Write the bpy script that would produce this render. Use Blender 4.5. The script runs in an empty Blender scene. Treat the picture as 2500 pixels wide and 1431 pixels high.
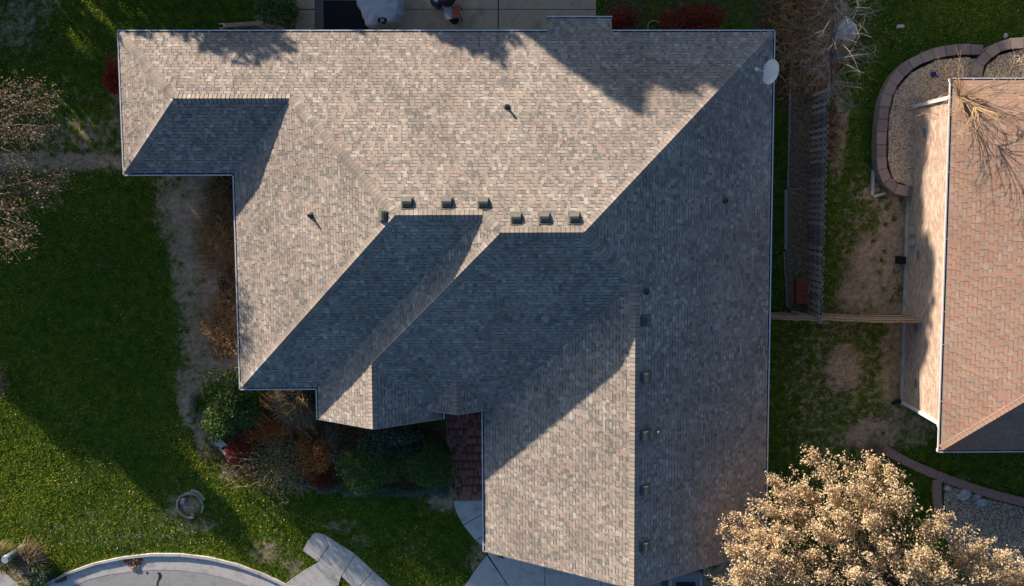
import bpy, math, random
import numpy as np
from mathutils import Matrix, Vector
sc = bpy.context.scene
C = sc.collection
R_ = math.radians

# ------------------------------------------------------------------ camera
F_PX, PPX, PPY, IW, IH = 1740.0, 1345.43, 584.29, 2500.0, 1431.0
EAVE = 2.75
CZ = 26.4 + EAVE
ROT = (Matrix.Rotation(-0.0025888, 3, 'Z') @ Matrix.Rotation(-0.0101588, 3, 'Y') @ Matrix.Rotation(-0.0638795, 3, 'X'))
cam_d = bpy.data.cameras.new('camera'); cam = bpy.data.objects.new('camera', cam_d); C.objects.link(cam)
cam_d.sensor_width = 36.0; cam_d.lens = F_PX / IW * 36.0
cam_d.shift_x = -(PPX - IW / 2) / IW; cam_d.shift_y = (PPY - IH / 2) / IW
cam_d.clip_end = 2000.0
cam.matrix_world = Matrix.Translation((0, 0, CZ)) @ ROT.to_4x4()
sc.camera = cam

# ------------------------------------------------------------------ sky, sun, exposure
SUN_AZ, SUN_EL = -39.3, 10.6           # degrees clockwise from +Y; elevation
w = bpy.data.worlds.new('World'); sc.world = w; w.use_nodes = True
nt = w.node_tree; bg = nt.nodes['Background']
sky = nt.nodes.new('ShaderNodeTexSky'); sky.sky_type = 'NISHITA'; sky.sun_disc = False
sky.sun_elevation = R_(SUN_EL); sky.sun_rotation = R_(SUN_AZ); sky.altitude = 200; sky.air_density = 1.0; sky.dust_density = 2.6; sky.ozone_density = 4.0
nt.links.new(sky.outputs[0], bg.inputs[0]); bg.inputs[1].default_value = 0.088
sun_d = bpy.data.lights.new('sun', 'SUN'); sun_d.energy = 5.0; sun_d.angle = R_(0.5); sun_d.color = (1.0, 0.845, 0.70)
sun = bpy.data.objects.new('sun', sun_d); C.objects.link(sun); sun.location = (-30, 40, 30)
sdir = Vector((math.sin(R_(SUN_AZ)) * math.cos(R_(SUN_EL)), math.cos(R_(SUN_AZ)) * math.cos(R_(SUN_EL)), math.sin(R_(SUN_EL))))
sun.rotation_euler = sdir.to_track_quat('Z', 'Y').to_euler()
vs = sc.view_settings; vs.view_transform = 'Standard'; vs.look = 'None'; vs.exposure = 0.77; vs.gamma = 1.0; vs.use_curve_mapping = False

# ------------------------------------------------------------------ helpers
def at(px, py, z=0.0):
    """photo pixel -> world point on the horizontal plane z"""
    v = ROT @ Vector(((px - PPX) / F_PX, -(py - PPY) / F_PX, -1.0))
    t = (z - CZ) / v.z
    return Vector((v.x * t, v.y * t, z))
def atp(pts, z=0.0): return [at(a, b, z) for a, b in pts]

MATS = {}
def rgb(c): return (c[0], c[1], c[2], 1.0)
def mat(name, cols, scale=4.0, rough=0.85, bump=0.0, bscale=None, metal=0.0, attr=None, transl=0.0, detail=6.0, spec=0.3, macro=0.0):
    if name in MATS: return MATS[name]
    m = bpy.data.materials.new(name); m.use_nodes = True; n = m.node_tree; L = n.links.new
    b = n.nodes['Principled BSDF']; b.inputs['Roughness'].default_value = rough; b.inputs['Metallic'].default_value = metal
    b.inputs['Specular IOR Level'].default_value = spec
    pos = n.nodes.new('ShaderNodeNewGeometry')
    rp = n.nodes.new('ShaderNodeValToRGB'); e = rp.color_ramp.elements
    k = len(cols)
    while len(e) < k: e.new(0.5)
    for i, c in enumerate(cols):
        e[i].position = (0.28 + 0.44 * i / max(1, k - 1)) if attr is None else i / max(1, k - 1)
        e[i].color = rgb(c)
    if attr:
        a = n.nodes.new('ShaderNodeAttribute'); a.attribute_name = attr; L(a.outputs['Fac'], rp.inputs[0])
    else:
        t = n.nodes.new('ShaderNodeTexNoise'); t.inputs['Scale'].default_value = scale; t.inputs['Detail'].default_value = detail; t.inputs['Roughness'].default_value = 0.65
        L(pos.outputs['Position'], t.inputs['Vector']); L(t.outputs['Fac'], rp.inputs[0])
    col = rp.outputs[0]
    if macro > 0:
        tm = n.nodes.new('ShaderNodeTexNoise'); tm.inputs['Scale'].default_value = .42; tm.inputs['Detail'].default_value = 5; tm.inputs['Roughness'].default_value = .6; L(pos.outputs['Position'], tm.inputs['Vector'])
        mr = n.nodes.new('ShaderNodeMapRange'); L(tm.outputs['Fac'], mr.inputs[0]); mr.inputs[1].default_value = .3; mr.inputs[2].default_value = .7; mr.inputs[3].default_value = 1 - macro; mr.inputs[4].default_value = 1 + macro * .6
        mm = n.nodes.new('ShaderNodeVectorMath'); mm.operation = 'SCALE'; L(col, mm.inputs[0]); L(mr.outputs[0], mm.inputs['Scale']); col = mm.outputs[0]
    L(col, b.inputs['Base Color'])
    if bump > 0:
        t2 = n.nodes.new('ShaderNodeTexNoise'); t2.inputs['Scale'].default_value = bscale or scale * 8; t2.inputs['Detail'].default_value = 4
        L(pos.outputs['Position'], t2.inputs['Vector'])
        bp = n.nodes.new('ShaderNodeBump'); bp.inputs['Strength'].default_value = bump; bp.inputs['Distance'].default_value = 0.02
        L(t2.outputs['Fac'], bp.inputs['Height']); L(bp.outputs[0], b.inputs['Normal'])
    if transl > 0:
        tr = n.nodes.new('ShaderNodeBsdfTranslucent'); L(col, tr.inputs['Color'])
        mx = n.nodes.new('ShaderNodeMixShader'); mx.inputs[0].default_value = transl
        out = n.nodes['Material Output']; L(b.outputs[0], mx.inputs[1]); L(tr.outputs[0], mx.inputs[2]); L(mx.outputs[0], out.inputs['Surface'])
    MATS[name] = m
    return m

def tag(o, label=None, cat=None, group=None, kind=None):
    if label: o['label'] = label
    if cat: o['category'] = cat
    if group: o['group'] = group
    if kind: o['kind'] = kind
    return o
def empty(name, loc, label, cat, group=None):
    o = bpy.data.objects.new(name, None); C.objects.link(o); o.location = loc; o.empty_display_size = 0.3
    return tag(o, label, cat, group)
def root_loc(p):
    v = Vector((0, 0, 0))
    while p is not None:
        v += p.location; p = p.parent
    return v
def link(name, me, parent=None, loc=None):
    o = bpy.data.objects.new(name, me); C.objects.link(o)
    if parent: o.parent = parent
    if loc is not None: o.location = loc
    return o
class MB:
    """collects faces in world space; build() links them as one mesh object"""
    def __init__(s): s.v = []; s.f = []; s.mi = []
    def poly(s, pts, mi=0):
        n = len(s.v); s.v += [tuple(p) for p in pts]; s.f.append(tuple(range(n, n + len(pts)))); s.mi.append(mi)
    def hexa(s, a, b, mi=0, mtop=None):
        """a: four bottom corners ccw, b: four top corners"""
        n = len(s.v); s.v += [tuple(p) for p in a] + [tuple(p) for p in b]
        for k, f in enumerate(((3, 2, 1, 0), (4, 5, 6, 7), (0, 1, 5, 4), (1, 2, 6, 5), (2, 3, 7, 6), (3, 0, 4, 7))):
            s.f.append(tuple(n + i for i in f)); s.mi.append(mtop if (k == 1 and mtop is not None) else mi)
    def box(s, c, d, rz=0.0, mi=0, mtop=None, top=1.0):
        """c: centre of the base, d: size; top shrinks the upper face"""
        co, si = math.cos(rz), math.sin(rz); x, y, z = c; a = []; b = []
        for sx, sy in ((-1, -1), (1, -1), (1, 1), (-1, 1)):
            for l, zz, q in ((a, z, 1.0), (b, z + d[2], top)):
                px, py = sx * d[0] / 2 * q, sy * d[1] / 2 * q
                l.append((x + px * co - py * si, y + px * si + py * co, zz))
        s.hexa(a, b, mi, mtop)
    def prism(s, pts, z0, z1, mi=0, mtop=None):
        n = len(pts); k = len(s.v)
        s.v += [(p[0], p[1], z0) for p in pts] + [(p[0], p[1], z1) for p in pts]
        s.f.append(tuple(range(k + n - 1, k - 1, -1))); s.mi.append(mi)
        s.f.append(tuple(range(k + n, k + 2 * n))); s.mi.append(mi if mtop is None else mtop)
        for i in range(n):
            j = (i + 1) % n; s.f.append((k + i, k + j, k + n + j, k + n + i)); s.mi.append(mi)
    def tube(s, pts, r0, r1, n=5, mi=0, cap=True):
        pts = [Vector(p) for p in pts]; m = len(pts); k = len(s.v); up = Vector((0.13, 0.21, 1)).normalized()
        for i, p in enumerate(pts):
            d = (pts[min(i + 1, m - 1)] - pts[max(i - 1, 0)])
            d = d.normalized() if d.length > 1e-9 else Vector((0, 0, 1))
            a = d.cross(up)
            if a.length < 1e-3: a = d.cross(Vector((1, 0, 0)))
            a.normalize(); b = d.cross(a); r = r0 + (r1 - r0) * i / max(1, m - 1)
            for q in range(n):
                t = 2 * math.pi * q / n; s.v.append(tuple(p + a * (r * math.cos(t)) + b * (r * math.sin(t))))
        for i in range(m - 1):
            for q in range(n):
                q2 = (q + 1) % n
                s.f.append((k + i * n + q, k + i * n + q2, k + (i + 1) * n + q2, k + (i + 1) * n + q)); s.mi.append(mi)
        if cap:
            s.f.append(tuple(k + q for q in range(n - 1, -1, -1))); s.mi.append(mi)
            s.f.append(tuple(k + (m - 1) * n + q for q in range(n))); s.mi.append(mi)
    def lathe(s, c, prof, n=16, mi=0):
        k = len(s.v); m = len(prof)
        for r, z in prof:
            for q in range(n):
                t = 2 * math.pi * q / n; s.v.append((c[0] + r * math.cos(t), c[1] + r * math.sin(t), c[2] + z))
        for i in range(m - 1):
            for q in range(n):
                q2 = (q + 1) % n; s.f.append((k + i * n + q, k + i * n + q2, k + (i + 1) * n + q2, k + (i + 1) * n + q)); s.mi.append(mi)
        s.f.append(tuple(k + (m - 1) * n + q for q in range(n))); s.mi.append(mi)
    def mesh(s, name, mats, off=(0, 0, 0), smooth=False):
        me = bpy.data.meshes.new(name); o = Vector(off)
        me.from_pydata([(x - o.x, y - o.y, z - o.z) for x, y, z in s.v], [], s.f)
        for m in (mats if isinstance(mats, (list, tuple)) else [mats]): me.materials.append(m)
        me.polygons.foreach_set('material_index', s.mi)
        if smooth: me.polygons.foreach_set('use_smooth', [True] * len(s.f))
        me.update(); return me
    def build(s, name, mats, parent=None, smooth=False, origin=None):
        off = root_loc(parent) if parent else Vector(origin or (0, 0, 0))
        return link(name, s.mesh(name, mats, off, smooth), parent, None if parent else off)
def np_mesh(name, V, Fq, mats, off=(0, 0, 0), tint=None, mi=None):
    """V (n,3) array, Fq (m,k) array of indices"""
    me = bpy.data.meshes.new(name); n = len(V); m, k = Fq.shape
    me.vertices.add(n); me.vertices.foreach_set('co', (V - np.array(off)).astype(np.float32).ravel())
    me.loops.add(m * k); me.loops.foreach_set('vertex_index', Fq.astype(np.int32).ravel())
    me.polygons.add(m); me.polygons.foreach_set('loop_start', np.arange(0, m * k, k, dtype=np.int32))
    for x in (mats if isinstance(mats, (list, tuple)) else [mats]): me.materials.append(x)
    if mi is not None: me.polygons.foreach_set('material_index', np.asarray(mi, dtype=np.int32))
    if tint is not None:
        a = me.attributes.new('tint', 'FLOAT', 'POINT'); a.data.foreach_set('value', tint.astype(np.float32))
    me.update(calc_edges=True); return me
def cards(P, size, g, upb=0.0, asp=0.6, tint=None):
    """leaf cards (pointed quads) at points P; upb pulls normals upwards"""
    n = len(P); nrm = g.normal(size=(n, 3)); nrm[:, 2] = (np.abs(nrm[:, 2]) + upb) if upb >= 0 else nrm[:, 2] * .45
    nrm /= np.linalg.norm(nrm, axis=1)[:, None]
    a = np.cross(nrm, g.normal(size=(n, 3))); a /= np.linalg.norm(a, axis=1)[:, None] + 1e-9
    b = np.cross(nrm, a); s = (size * g.uniform(0.6, 1.35, n))[:, None]
    V = np.stack([P - a * s, P + b * s * asp, P + a * s, P - b * s * asp], 1).reshape(-1, 3)
    Fq = np.arange(4 * n).reshape(n, 4)
    t = g.uniform(0, 1, n) if tint is None else tint
    return V, Fq, np.repeat(t, 4)
def sph(g, n):
    v = g.normal(size=(n, 3)); return v / np.linalg.norm(v, axis=1)[:, None]

# ------------------------------------------------------------------ materials
TONES = [('shingle_tan', (.40, .325, .262)), ('shingle_beige', (.44, .365, .30)), ('shingle_pale', (.53, .465, .395)), ('shingle_grey', (.285, .258, .225)),
         ('shingle_pink', (.45, .315, .258)), ('shingle_slate', (.225, .212, .19)), ('shingle_taupe', (.345, .29, .243))]
TW = [26, 22, 9, 14, 4, 6, 18]
SH = []
MEAN = (.385, .334, .288)
for nm, c in TONES:
    c = tuple(m_ + (x - m_) * .86 for x, m_ in zip(c, MEAN)); c = (c[0] * 1.03, c[1] * 1.06, c[2] * 1.08)
    SH.append(mat(nm, [tuple(x * .84 for x in c), c, tuple(min(.7, x * 1.1) for x in c)], scale=2.2, rough=.95, bump=.35, bscale=160, spec=.15, macro=.22))
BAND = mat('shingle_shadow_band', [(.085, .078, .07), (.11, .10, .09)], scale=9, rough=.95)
RT = [('red_shingle_clay', (.44, .28, .21)), ('red_shingle_rose', (.44, .30, .235)), ('red_shingle_tan', (.42, .32, .245)), ('red_shingle_orange', (.50, .265, .18)), ('red_shingle_grey', (.35, .29, .258)), ('red_shingle_pale', (.48, .39, .34))]
RT = [(nm, tuple(m_ + (x - m_) * .6 for x, m_ in zip(c, (.42, .305, .232)))) for nm, c in RT]
RS = [mat(nm, [(c[0] * .80, c[1] * .75, c[2] * .72), (c[0] * .90, c[1] * .86, c[2] * .83), (c[0], c[1] * .97, c[2] * .95)], scale=2.5, rough=.95, bump=.3, bscale=150, spec=.15, macro=.15) for nm, c in RT]
RBAND = mat('red_shingle_band', [(.24, .145, .11), (.28, .175, .135)], scale=9, rough=.95)
M_WHITE = mat('white_aluminium', [(.78, .78, .78), (.86, .86, .85)], scale=3, rough=.4)
M_GUT_IN = mat('gutter_inside', [(.10, .10, .10), (.24, .24, .24), (.20, .14, .09)], scale=5, rough=.8)
M_DECK = mat('roof_felt', [(.10, .09, .08), (.13, .12, .11)], scale=6)
M_STUCCO = mat('house_wall_brick', [(.33, .22, .17), (.40, .28, .22)], scale=14, bump=.3)
M_SOFFIT = mat('soffit_white', [(.55, .55, .54), (.62, .62, .60)], scale=2, rough=.6)
M_VENT = mat('vent_metal', [(.13, .132, .118), (.175, .178, .16)], scale=6, rough=.6)
M_BLACK = mat('black_rubber', [(.012, .012, .012), (.022, .022, .022)], scale=10, rough=.8)
M_PIPE = mat('lead_pipe', [(.05, .048, .045), (.09, .085, .08)], scale=8, rough=.7)
M_CONC = mat('concrete', [(.42, .385, .335), (.66, .625, .57), (.72, .68, .62)], scale=2.3, rough=.92, bump=.15, bscale=60)
M_CONC2 = mat('patio_concrete', [(.42, .29, .175), (.66, .49, .32), (.54, .39, .25)], scale=1.3, rough=.9, bump=.2, bscale=50)
M_JOINT = mat('joint_dark', [(.05, .045, .04), (.08, .07, .06)], scale=9)
M_ROAD = mat('old_asphalt', [(.36, .345, .33), (.50, .485, .46), (.43, .41, .39)], scale=1.6, rough=.95, bump=.6, bscale=45)
M_CRACK = mat('tar_seal', [(.02, .02, .02), (.05, .05, .05)], scale=9, rough=.6)
M_BRICKP = mat('paver_red', [(.58, .18, .12), (.68, .25, .165), (.62, .23, .17)], scale=7, bump=.3)
M_BRICKP2 = mat('paver_pale', [(.29, .16, .135), (.33, .19, .16)], scale=7, bump=.3)
M_BRICKP3 = mat('paver_dark', [(.24, .075, .06), (.30, .10, .08)], scale=7, bump=.3)
M_MORTAR = mat('mortar_sand', [(.30, .22, .18), (.44, .35, .29)], scale=12)
M_WOODG = mat('weathered_wood', [(.24, .225, .205), (.38, .36, .33), (.30, .28, .25)], scale=5, bump=.4, bscale=40)
M_WOODT = mat('cedar_wood', [(.36, .25, .16), (.52, .385, .26), (.43, .31, .20)], scale=5, bump=.4, bscale=40)
M_WOODR = mat('redwood_stain', [(.26, .075, .04), (.38, .125, .065)], scale=6, bump=.3)
M_STONE = mat('wall_block', [(.27, .215, .19), (.38, .305, .265), (.32, .255, .225)], scale=5, bump=.5, bscale=40)
M_STONE2 = mat('wall_block_grey', [(.23, .185, .18), (.33, .27, .255)], scale=5, bump=.5, bscale=40)
M_CURBB = mat('edging_brick', [(.38, .20, .155), (.50, .30, .235), (.44, .255, .20)], scale=6, bump=.4, bscale=40)
M_ROCK = mat('boulder_grey', [(.36, .36, .37), (.54, .54, .55), (.45, .45, .455)], scale=3, bump=.6, bscale=18)
M_WROCK = mat('boulder_white', [(.55, .54, .52), (.68, .67, .65)], scale=4, bump=.4, bscale=18)
M_BARK = mat('bark_brown', [(.10, .075, .055), (.17, .13, .10)], scale=8, bump=.4)
M_TWIG = mat('twig_grey', [(.40, .345, .28), (.56, .49, .41)], scale=5)
M_TWIGY = mat('twig_tan', [(.38, .25, .13), (.50, .35, .20)], scale=5)
M_FNB = [mat('buff_brick', [(.56, .43, .32), (.66, .52, .40)], scale=6, bump=.2), mat('rose_brick', [(.50, .35, .27), (.58, .42, .33)], scale=6, bump=.2), mat('pale_brick', [(.66, .55, .43), (.74, .62, .50)], scale=6, bump=.2)]
M_LEAF_GOLD = mat('leaf_gold', [(.34, .21, .11), (.63, .46, .27), (.81, .66, .43), (.88, .78, .56)], attr='tint', transl=.4, rough=.8)
M_LEAF_PALE = mat('leaf_pale', [(.22, .15, .09), (.36, .27, .18), (.44, .36, .27)], attr='tint', transl=.2, rough=.8)
M_LEAF_GREEN = mat('leaf_evergreen', [(.03, .07, .014), (.08, .15, .025), (.18, .25, .045)], attr='tint', transl=.15, rough=.6)
M_LEAF_BOX = mat('leaf_boxwood', [(.04, .09, .02), (.095, .175, .035), (.16, .26, .05)], attr='tint', transl=.12, rough=.6)
M_LEAF_HOLLY = mat('leaf_holly', [(.022, .045, .018), (.05, .085, .034), (.30, .34, .26)], attr='tint', transl=.1, rough=.4)
M_LEAF_RED = mat('leaf_red', [(.16, .022, .014), (.32, .045, .022), (.45, .085, .035)], attr='tint', transl=.25, rough=.7)
M_LEAF_ORANGE = mat('leaf_orange', [(.30, .085, .028), (.56, .20, .055), (.70, .32, .09)], attr='tint', transl=.25, rough=.7)
M_LEAF_BLUE = mat('leaf_bluegreen', [(.07, .10, .075), (.15, .20, .165), (.28, .32, .27)], attr='tint', transl=.15, rough=.8)
M_STRAW = mat('straw_blade', [(.22, .15, .08), (.36, .26, .14), (.48, .37, .20)], attr='tint', transl=.2, rough=.8)
M_RUST = mat('rust_blade', [(.28, .145, .055), (.50, .29, .115), (.66, .43, .19)], attr='tint', transl=.2, rough=.8)
M_YGRASS = mat('yellow_blade', [(.22, .20, .06), (.38, .33, .12), (.50, .42, .19)], attr='tint', transl=.25, rough=.8)
M_GRASS = mat('grass_blade', [(.06, .15, .012), (.185, .30, .016), (.46, .51, .03), (.80, .68, .13)], attr='tint', transl=.45, rough=.8)
M_LITTER = mat('leaf_litter', [(.30, .20, .11), (.52, .41, .27), (.74, .66, .52)], attr='tint', transl=.1, rough=.85)
M_LITTER_R = mat('leaf_litter_red', [(.14, .06, .045), (.24, .11, .075), (.32, .19, .13)], attr='tint', rough=.85)
M_GRAVEL = mat('river_gravel', [(.40, .31, .21), (.70, .57, .41), (.84, .73, .56)], attr='tint', rough=.9)
M_GRAVELB = mat('gravel_base', [(.22, .17, .125), (.32, .26, .19)], scale=20, bump=.4)
M_CHIP = mat('mulch_chip', [(.17, .11, .06), (.32, .22, .125), (.48, .36, .22)], attr='tint', rough=.9)
M_PINE = mat('leaf_conifer', [(.02, .035, .015), (.035, .06, .02), (.05, .08, .03)], attr='tint', rough=.8)

# ------------------------------------------------------------------ ground
PXM = F_PX / CZ
def ell(X, Y, lst):
    m = np.zeros_like(X)
    for px, py, rx, ry, k in lst:
        c = at(px, py); d = np.sqrt(((X - c.x) / (rx / PXM)) ** 2 + ((Y - c.y) / (ry / PXM)) ** 2)
        m = np.maximum(m, k * np.clip(1.45 - 0.9 * d, 0, 1))
    return m
SOIL = [(470, 500, 85, 110, .95), (500, 620, 80, 120, .95), (530, 730, 85, 130, 1), (535, 840, 85, 90, 1), (440, 690, 25, 90, .6), (470, 930, 60, 45, .6), (455, 975, 22, 70, .9), (500, 1060, 25, 60, .9),
        (2140, 650, 70, 85, .95), (2110, 720, 70, 50, .9), (2180, 560, 45, 110, .85), (2195, 450, 45, 60, .8), (2060, 900, 55, 75, .75), (2130, 1060, 80, 45, .8), (2190, 900, 50, 200, .7), (2230, 1050, 60, 50, .6), (2150, 740, 110, 45, .7),
        (480, 1285, 60, 22, .55), (420, 1240, 25, 45, .5), (650, 1345, 55, 38, .55), (715, 1385, 30, 40, .55), (830, 1285, 60, 22, .45), (880, 1320, 40, 20, .45), (1010, 1345, 40, 30, .38), (1080, 1215, 40, 40, .8), (560, 1150, 30, 40, .6),
        (40, 50, 70, 100, .5), (100, 20, 60, 40, .45), (2050, 950, 190, 330, .42), (2110, 600, 110, 250, .42), (2000, 1080, 120, 120, .4), (160, 260, 150, 120, .3), (300, 1290, 330, 70, .34), (100, 395, 260, 26, .8), (330, 392, 120, 14, .8), (200, 330, 180, 60, .5), (120, 500, 60, 20, .4),
        (2045, 330, 30, 130, .6), (2040, 760, 40, 50, .5), (1180, 1375, 40, 50, .65), (1800, 1400, 120, 70, .85), (460, 1232, 32, 30, .7), (60, 1400, 60, 40, .7), (2130, 470, 30, 20, .8),
        (900, 1190, 230, 16, .5), (2350, 1185, 30, 30, .5), (680, 55, 60, 30, .8), (300, 250, 40, 160, .5)]
MULCH = [(555, 560, 42, 100, 1), (556, 700, 30, 80, .7), (560, 470, 40, 50, .8), (545, 830, 45, 70, .55), (1960, 100, 90, 170, 1), (1900, 60, 80, 90, .7), (1700, 20, 200, 60, .5), (1530, 40, 80, 60, .6), (2030, 300, 25, 140, .6), (2060, 620, 25, 200, .35), (720, 1090, 210, 100, 1), (980, 1110, 170, 95, 1), (650, 1010, 110, 75, 1)]
xs = np.arange(-26.5, 27.01, 0.16); ys = np.arange(-20.5, 13.01, 0.16)
GX, GY = np.meshgrid(xs, ys); nx, ny = len(xs), len(ys)
g0 = np.random.default_rng(3)
V = np.stack([GX.ravel(), GY.ravel(), (0.012 * np.sin(GX * 1.7 + np.sin(GY * 1.3)) * np.cos(GY * 1.9) - 0.012).ravel()], 1)
ii = (np.arange(ny - 1)[:, None] * nx + np.arange(nx - 1)[None, :]).ravel()
Fq = np.stack([ii, ii + 1, ii + nx + 1, ii + nx], 1)
m = bpy.data.materials.new('lawn_soil'); m.use_nodes = True; n = m.node_tree; L = n.links.new; b = n.nodes['Principled BSDF']; b.inputs['Roughness'].default_value = .95; b.inputs['Specular IOR Level'].default_value = .1
pos = n.nodes.new('ShaderNodeNewGeometry')
def noise(s, d=6, r=.65):
    t = n.nodes.new('ShaderNodeTexNoise'); t.inputs['Scale'].default_value = s; t.inputs['Detail'].default_value = d; t.inputs['Roughness'].default_value = r; L(pos.outputs['Position'], t.inputs['Vector']); return t.outputs['Fac']
def ramp(fac, cols, lo=.3, hi=.7):
    r = n.nodes.new('ShaderNodeValToRGB'); e = r.color_ramp.elements
    while len(e) < len(cols): e.new(.5)
    for i, c in enumerate(cols): e[i].position = lo + (hi - lo) * i / (len(cols) - 1); e[i].color = rgb(c)
    L(fac, r.inputs[0]); return r.outputs[0]
def maskof(attr, nz, gain):
    a = n.nodes.new('ShaderNodeAttribute'); a.attribute_name = attr
    q = n.nodes.new('ShaderNodeMath'); q.operation = 'MULTIPLY_ADD'; L(nz, q.inputs[0]); q.inputs[1].default_value = gain; L(a.outputs['Fac'], q.inputs[2])
    r = n.nodes.new('ShaderNodeMapRange'); L(q.outputs[0], r.inputs[0]); r.inputs[1].default_value = .5 + gain * .5 - .13; r.inputs[2].default_value = .5 + gain * .5 + .13; return r.outputs[0]
def mixc(f, a_, b_):
    x = n.nodes.new('ShaderNodeMix'); x.data_type = 'RGBA'; L(f, x.inputs[0]); L(a_, x.inputs[6]); L(b_, x.inputs[7]); return x.outputs[2]
grass_c = ramp(noise(2.6, 10, .72), [(.024, .058, .008), (.052, .11, .012), (.13, .175, .02), (.28, .24, .065)], .3, .75)
soil_c = ramp(noise(5, 8), [(.28, .195, .12), (.50, .36, .235), (.68, .52, .36)], .3, .7)
mulch_c = ramp(noise(7, 8), [(.045, .026, .017), (.14, .08, .04), (.27, .165, .085)], .3, .7)
nz = noise(3.2, 12, .78)
c1 = mixc(maskof('soil', nz, 1.9), grass_c, soil_c); c2 = mixc(maskof('mulch', noise(4.1, 11, .75), 1.5), c1, mulch_c)
L(c2, b.inputs['Base Color'])
bp = n.nodes.new('ShaderNodeBump'); bp.inputs['Strength'].default_value = .8; bp.inputs['Distance'].default_value = .04; L(noise(24, 5), bp.inputs['Height']); L(bp.outputs[0], b.inputs['Normal'])
M_GROUND = m
me = np_mesh('lawn', V, Fq, M_GROUND)
soil = ell(GX, GY, SOIL); mul = ell(GX, GY, MULCH)
for nm, a in (('soil', soil), ('mulch', mul)):
    q = me.attributes.new(nm, 'FLOAT', 'POINT'); q.data.foreach_set('value', a.ravel().astype(np.float32))
tag(link('lawn', me), 'green lawn with bare earth patches around the houses', kind='structure')
b_ = MB(); b_.poly([(-900, -900, -.05), (900, -900, -.05), (900, 900, -.05), (-900, 900, -.05)])
tag(b_.build('ground', mat('far_grass', [(.03, .05, .012), (.06, .08, .025)], scale=.3)), 'flat grassy ground beyond the lots', kind='structure')

# hard surfaces ----------------------------------------------------
HARD = []      # polygons (world xy) that grass keeps off
def keepoff(pts): HARD.append([(p[0], p[1]) for p in pts])
def inside(px, py, poly):
    r = np.zeros(px.shape, bool); j = len(poly) - 1
    for i in range(len(poly)):
        xi, yi = poly[i]; xj, yj = poly[j]
        cnd = ((yi > py) != (yj > py)) & (px < (xj - xi) * (py - yi) / ((yj - yi) or 1e-12) + xi)
        r ^= cnd; j = i
    return r
def slab(name, px, mt, z0=-.08, z1=.03, parent=None, z=0.0):
    p = atp(px, z); 
    if sum(p[i][0] * p[(i + 1) % len(p)][1] - p[(i + 1) % len(p)][0] * p[i][1] for i in range(len(p))) < 0: p = p[::-1]
    q = MB(); q.prism(p, z0, z1); keepoff(p); return q.build(name, mt, parent)
def shrink(px, k):
    cx = sum(a for a, _ in px) / len(px); cy = sum(b for _, b in px) / len(px)
    o = []
    for a, b in px:
        d = math.hypot(a - cx, b - cy); o.append((cx + (a - cx) * (1 - k / d), cy + (b - cy) * (1 - k / d)))
    return o
def paving(name, base_px, slabs, mt, kind='structure', z1=.03, label=None):
    p = atp(base_px)
    if sum(p[i][0] * p[(i + 1) % len(p)][1] - p[(i + 1) % len(p)][0] * p[i][1] for i in range(len(p))) < 0: p = p[::-1]
    q = MB(); q.prism(p, -.1, z1 - .02); o = q.build(name, M_JOINT); keepoff(p); tag(o, label, kind=kind)
    for s in slabs: slab('slab', shrink(s, 1.0), mt, -.06, z1, o)
    return o
# road and kerb at the lower left
OUT = [(60, 1470), (112, 1424), (160, 1398), (230, 1373), (300, 1358), (370, 1350), (440, 1350), (510, 1358), (580, 1375), (640, 1397), (700, 1425), (745, 1455), (790, 1490)]
INN = [(120, 1500), (165, 1436), (215, 1415), (265, 1403), (320, 1395), (380, 1391), (440, 1392), (500, 1400), (560, 1413), (610, 1430), (650, 1450), (690, 1475), (720, 1500)]
TOPW = [(x + (i - x) * .20, y + (j - y) * .20) for (x, y), (i, j) in zip(OUT, INN)]
road_px = INN + [(700, 1700), (100, 1700)]
p = atp(road_px)[::-1]; q = MB(); q.prism(p, -.2, .012); keepoff(p); road = tag(q.build('road', M_ROAD), 'pale worn asphalt road in the lower left corner', kind='structure')
q = MB(); A = atp(TOPW); Bq = atp(INN)
for i in range(len(A) - 1): q.hexa([(A[i].x, A[i].y, -.2), (Bq[i].x, Bq[i].y, -.2), (Bq[i + 1].x, Bq[i + 1].y, -.2), (A[i + 1].x, A[i + 1].y, -.2)], [(A[i].x, A[i].y, 0.012), (Bq[i].x, Bq[i].y, .018), (Bq[i + 1].x, Bq[i + 1].y, .018), (A[i + 1].x, A[i + 1].y, .012)])
tag(q.build('gutter_pan', M_CONC), 'concrete gutter pan along the curved road', kind='structure')
kerb = tag(MB().build('kerb', M_CONC), 'curved concrete kerb between lawn and road', kind='structure')
O = atp(OUT); T = atp(TOPW)
for i in range(len(O) - 1):
    q = MB(); e = .0 if i % 3 else .012
    def lp(a, b_, t): return a + (b_ - a) * t
    o1, t1 = lp(O[i], O[i + 1], e), lp(T[i], T[i + 1], e)
    q.hexa([(o1.x, o1.y, -.2), (t1.x, t1.y, -.2), (T[i + 1].x, T[i + 1].y, -.2), (O[i + 1].x, O[i + 1].y, -.2)], [(o1.x, o1.y, .085), (lp(o1, t1, .75).x, lp(o1, t1, .75).y, .085), (lp(O[i + 1], T[i + 1], .75).x, lp(O[i + 1], T[i + 1], .75).y, .085), (O[i + 1].x, O[i + 1].y, .085)])
    q.build('kerb_stone', M_CONC, kerb)
keepoff(atp(OUT + INN[::-1]))
q = MB(); cr = [at(388 + 4 * math.sin(k * 1.3), 1397 + 8 * k) for k in range(12)]
for a_, b2 in zip(cr, cr[1:]):
    wd = .05 + .02 * math.sin(a_.y * 9); q.poly([(a_.x - wd, a_.y, 0.016), (a_.x + wd, a_.y, 0.016), (b2.x + wd, b2.y, 0.016), (b2.x - wd, b2.y, 0.016)][::-1])
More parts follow.
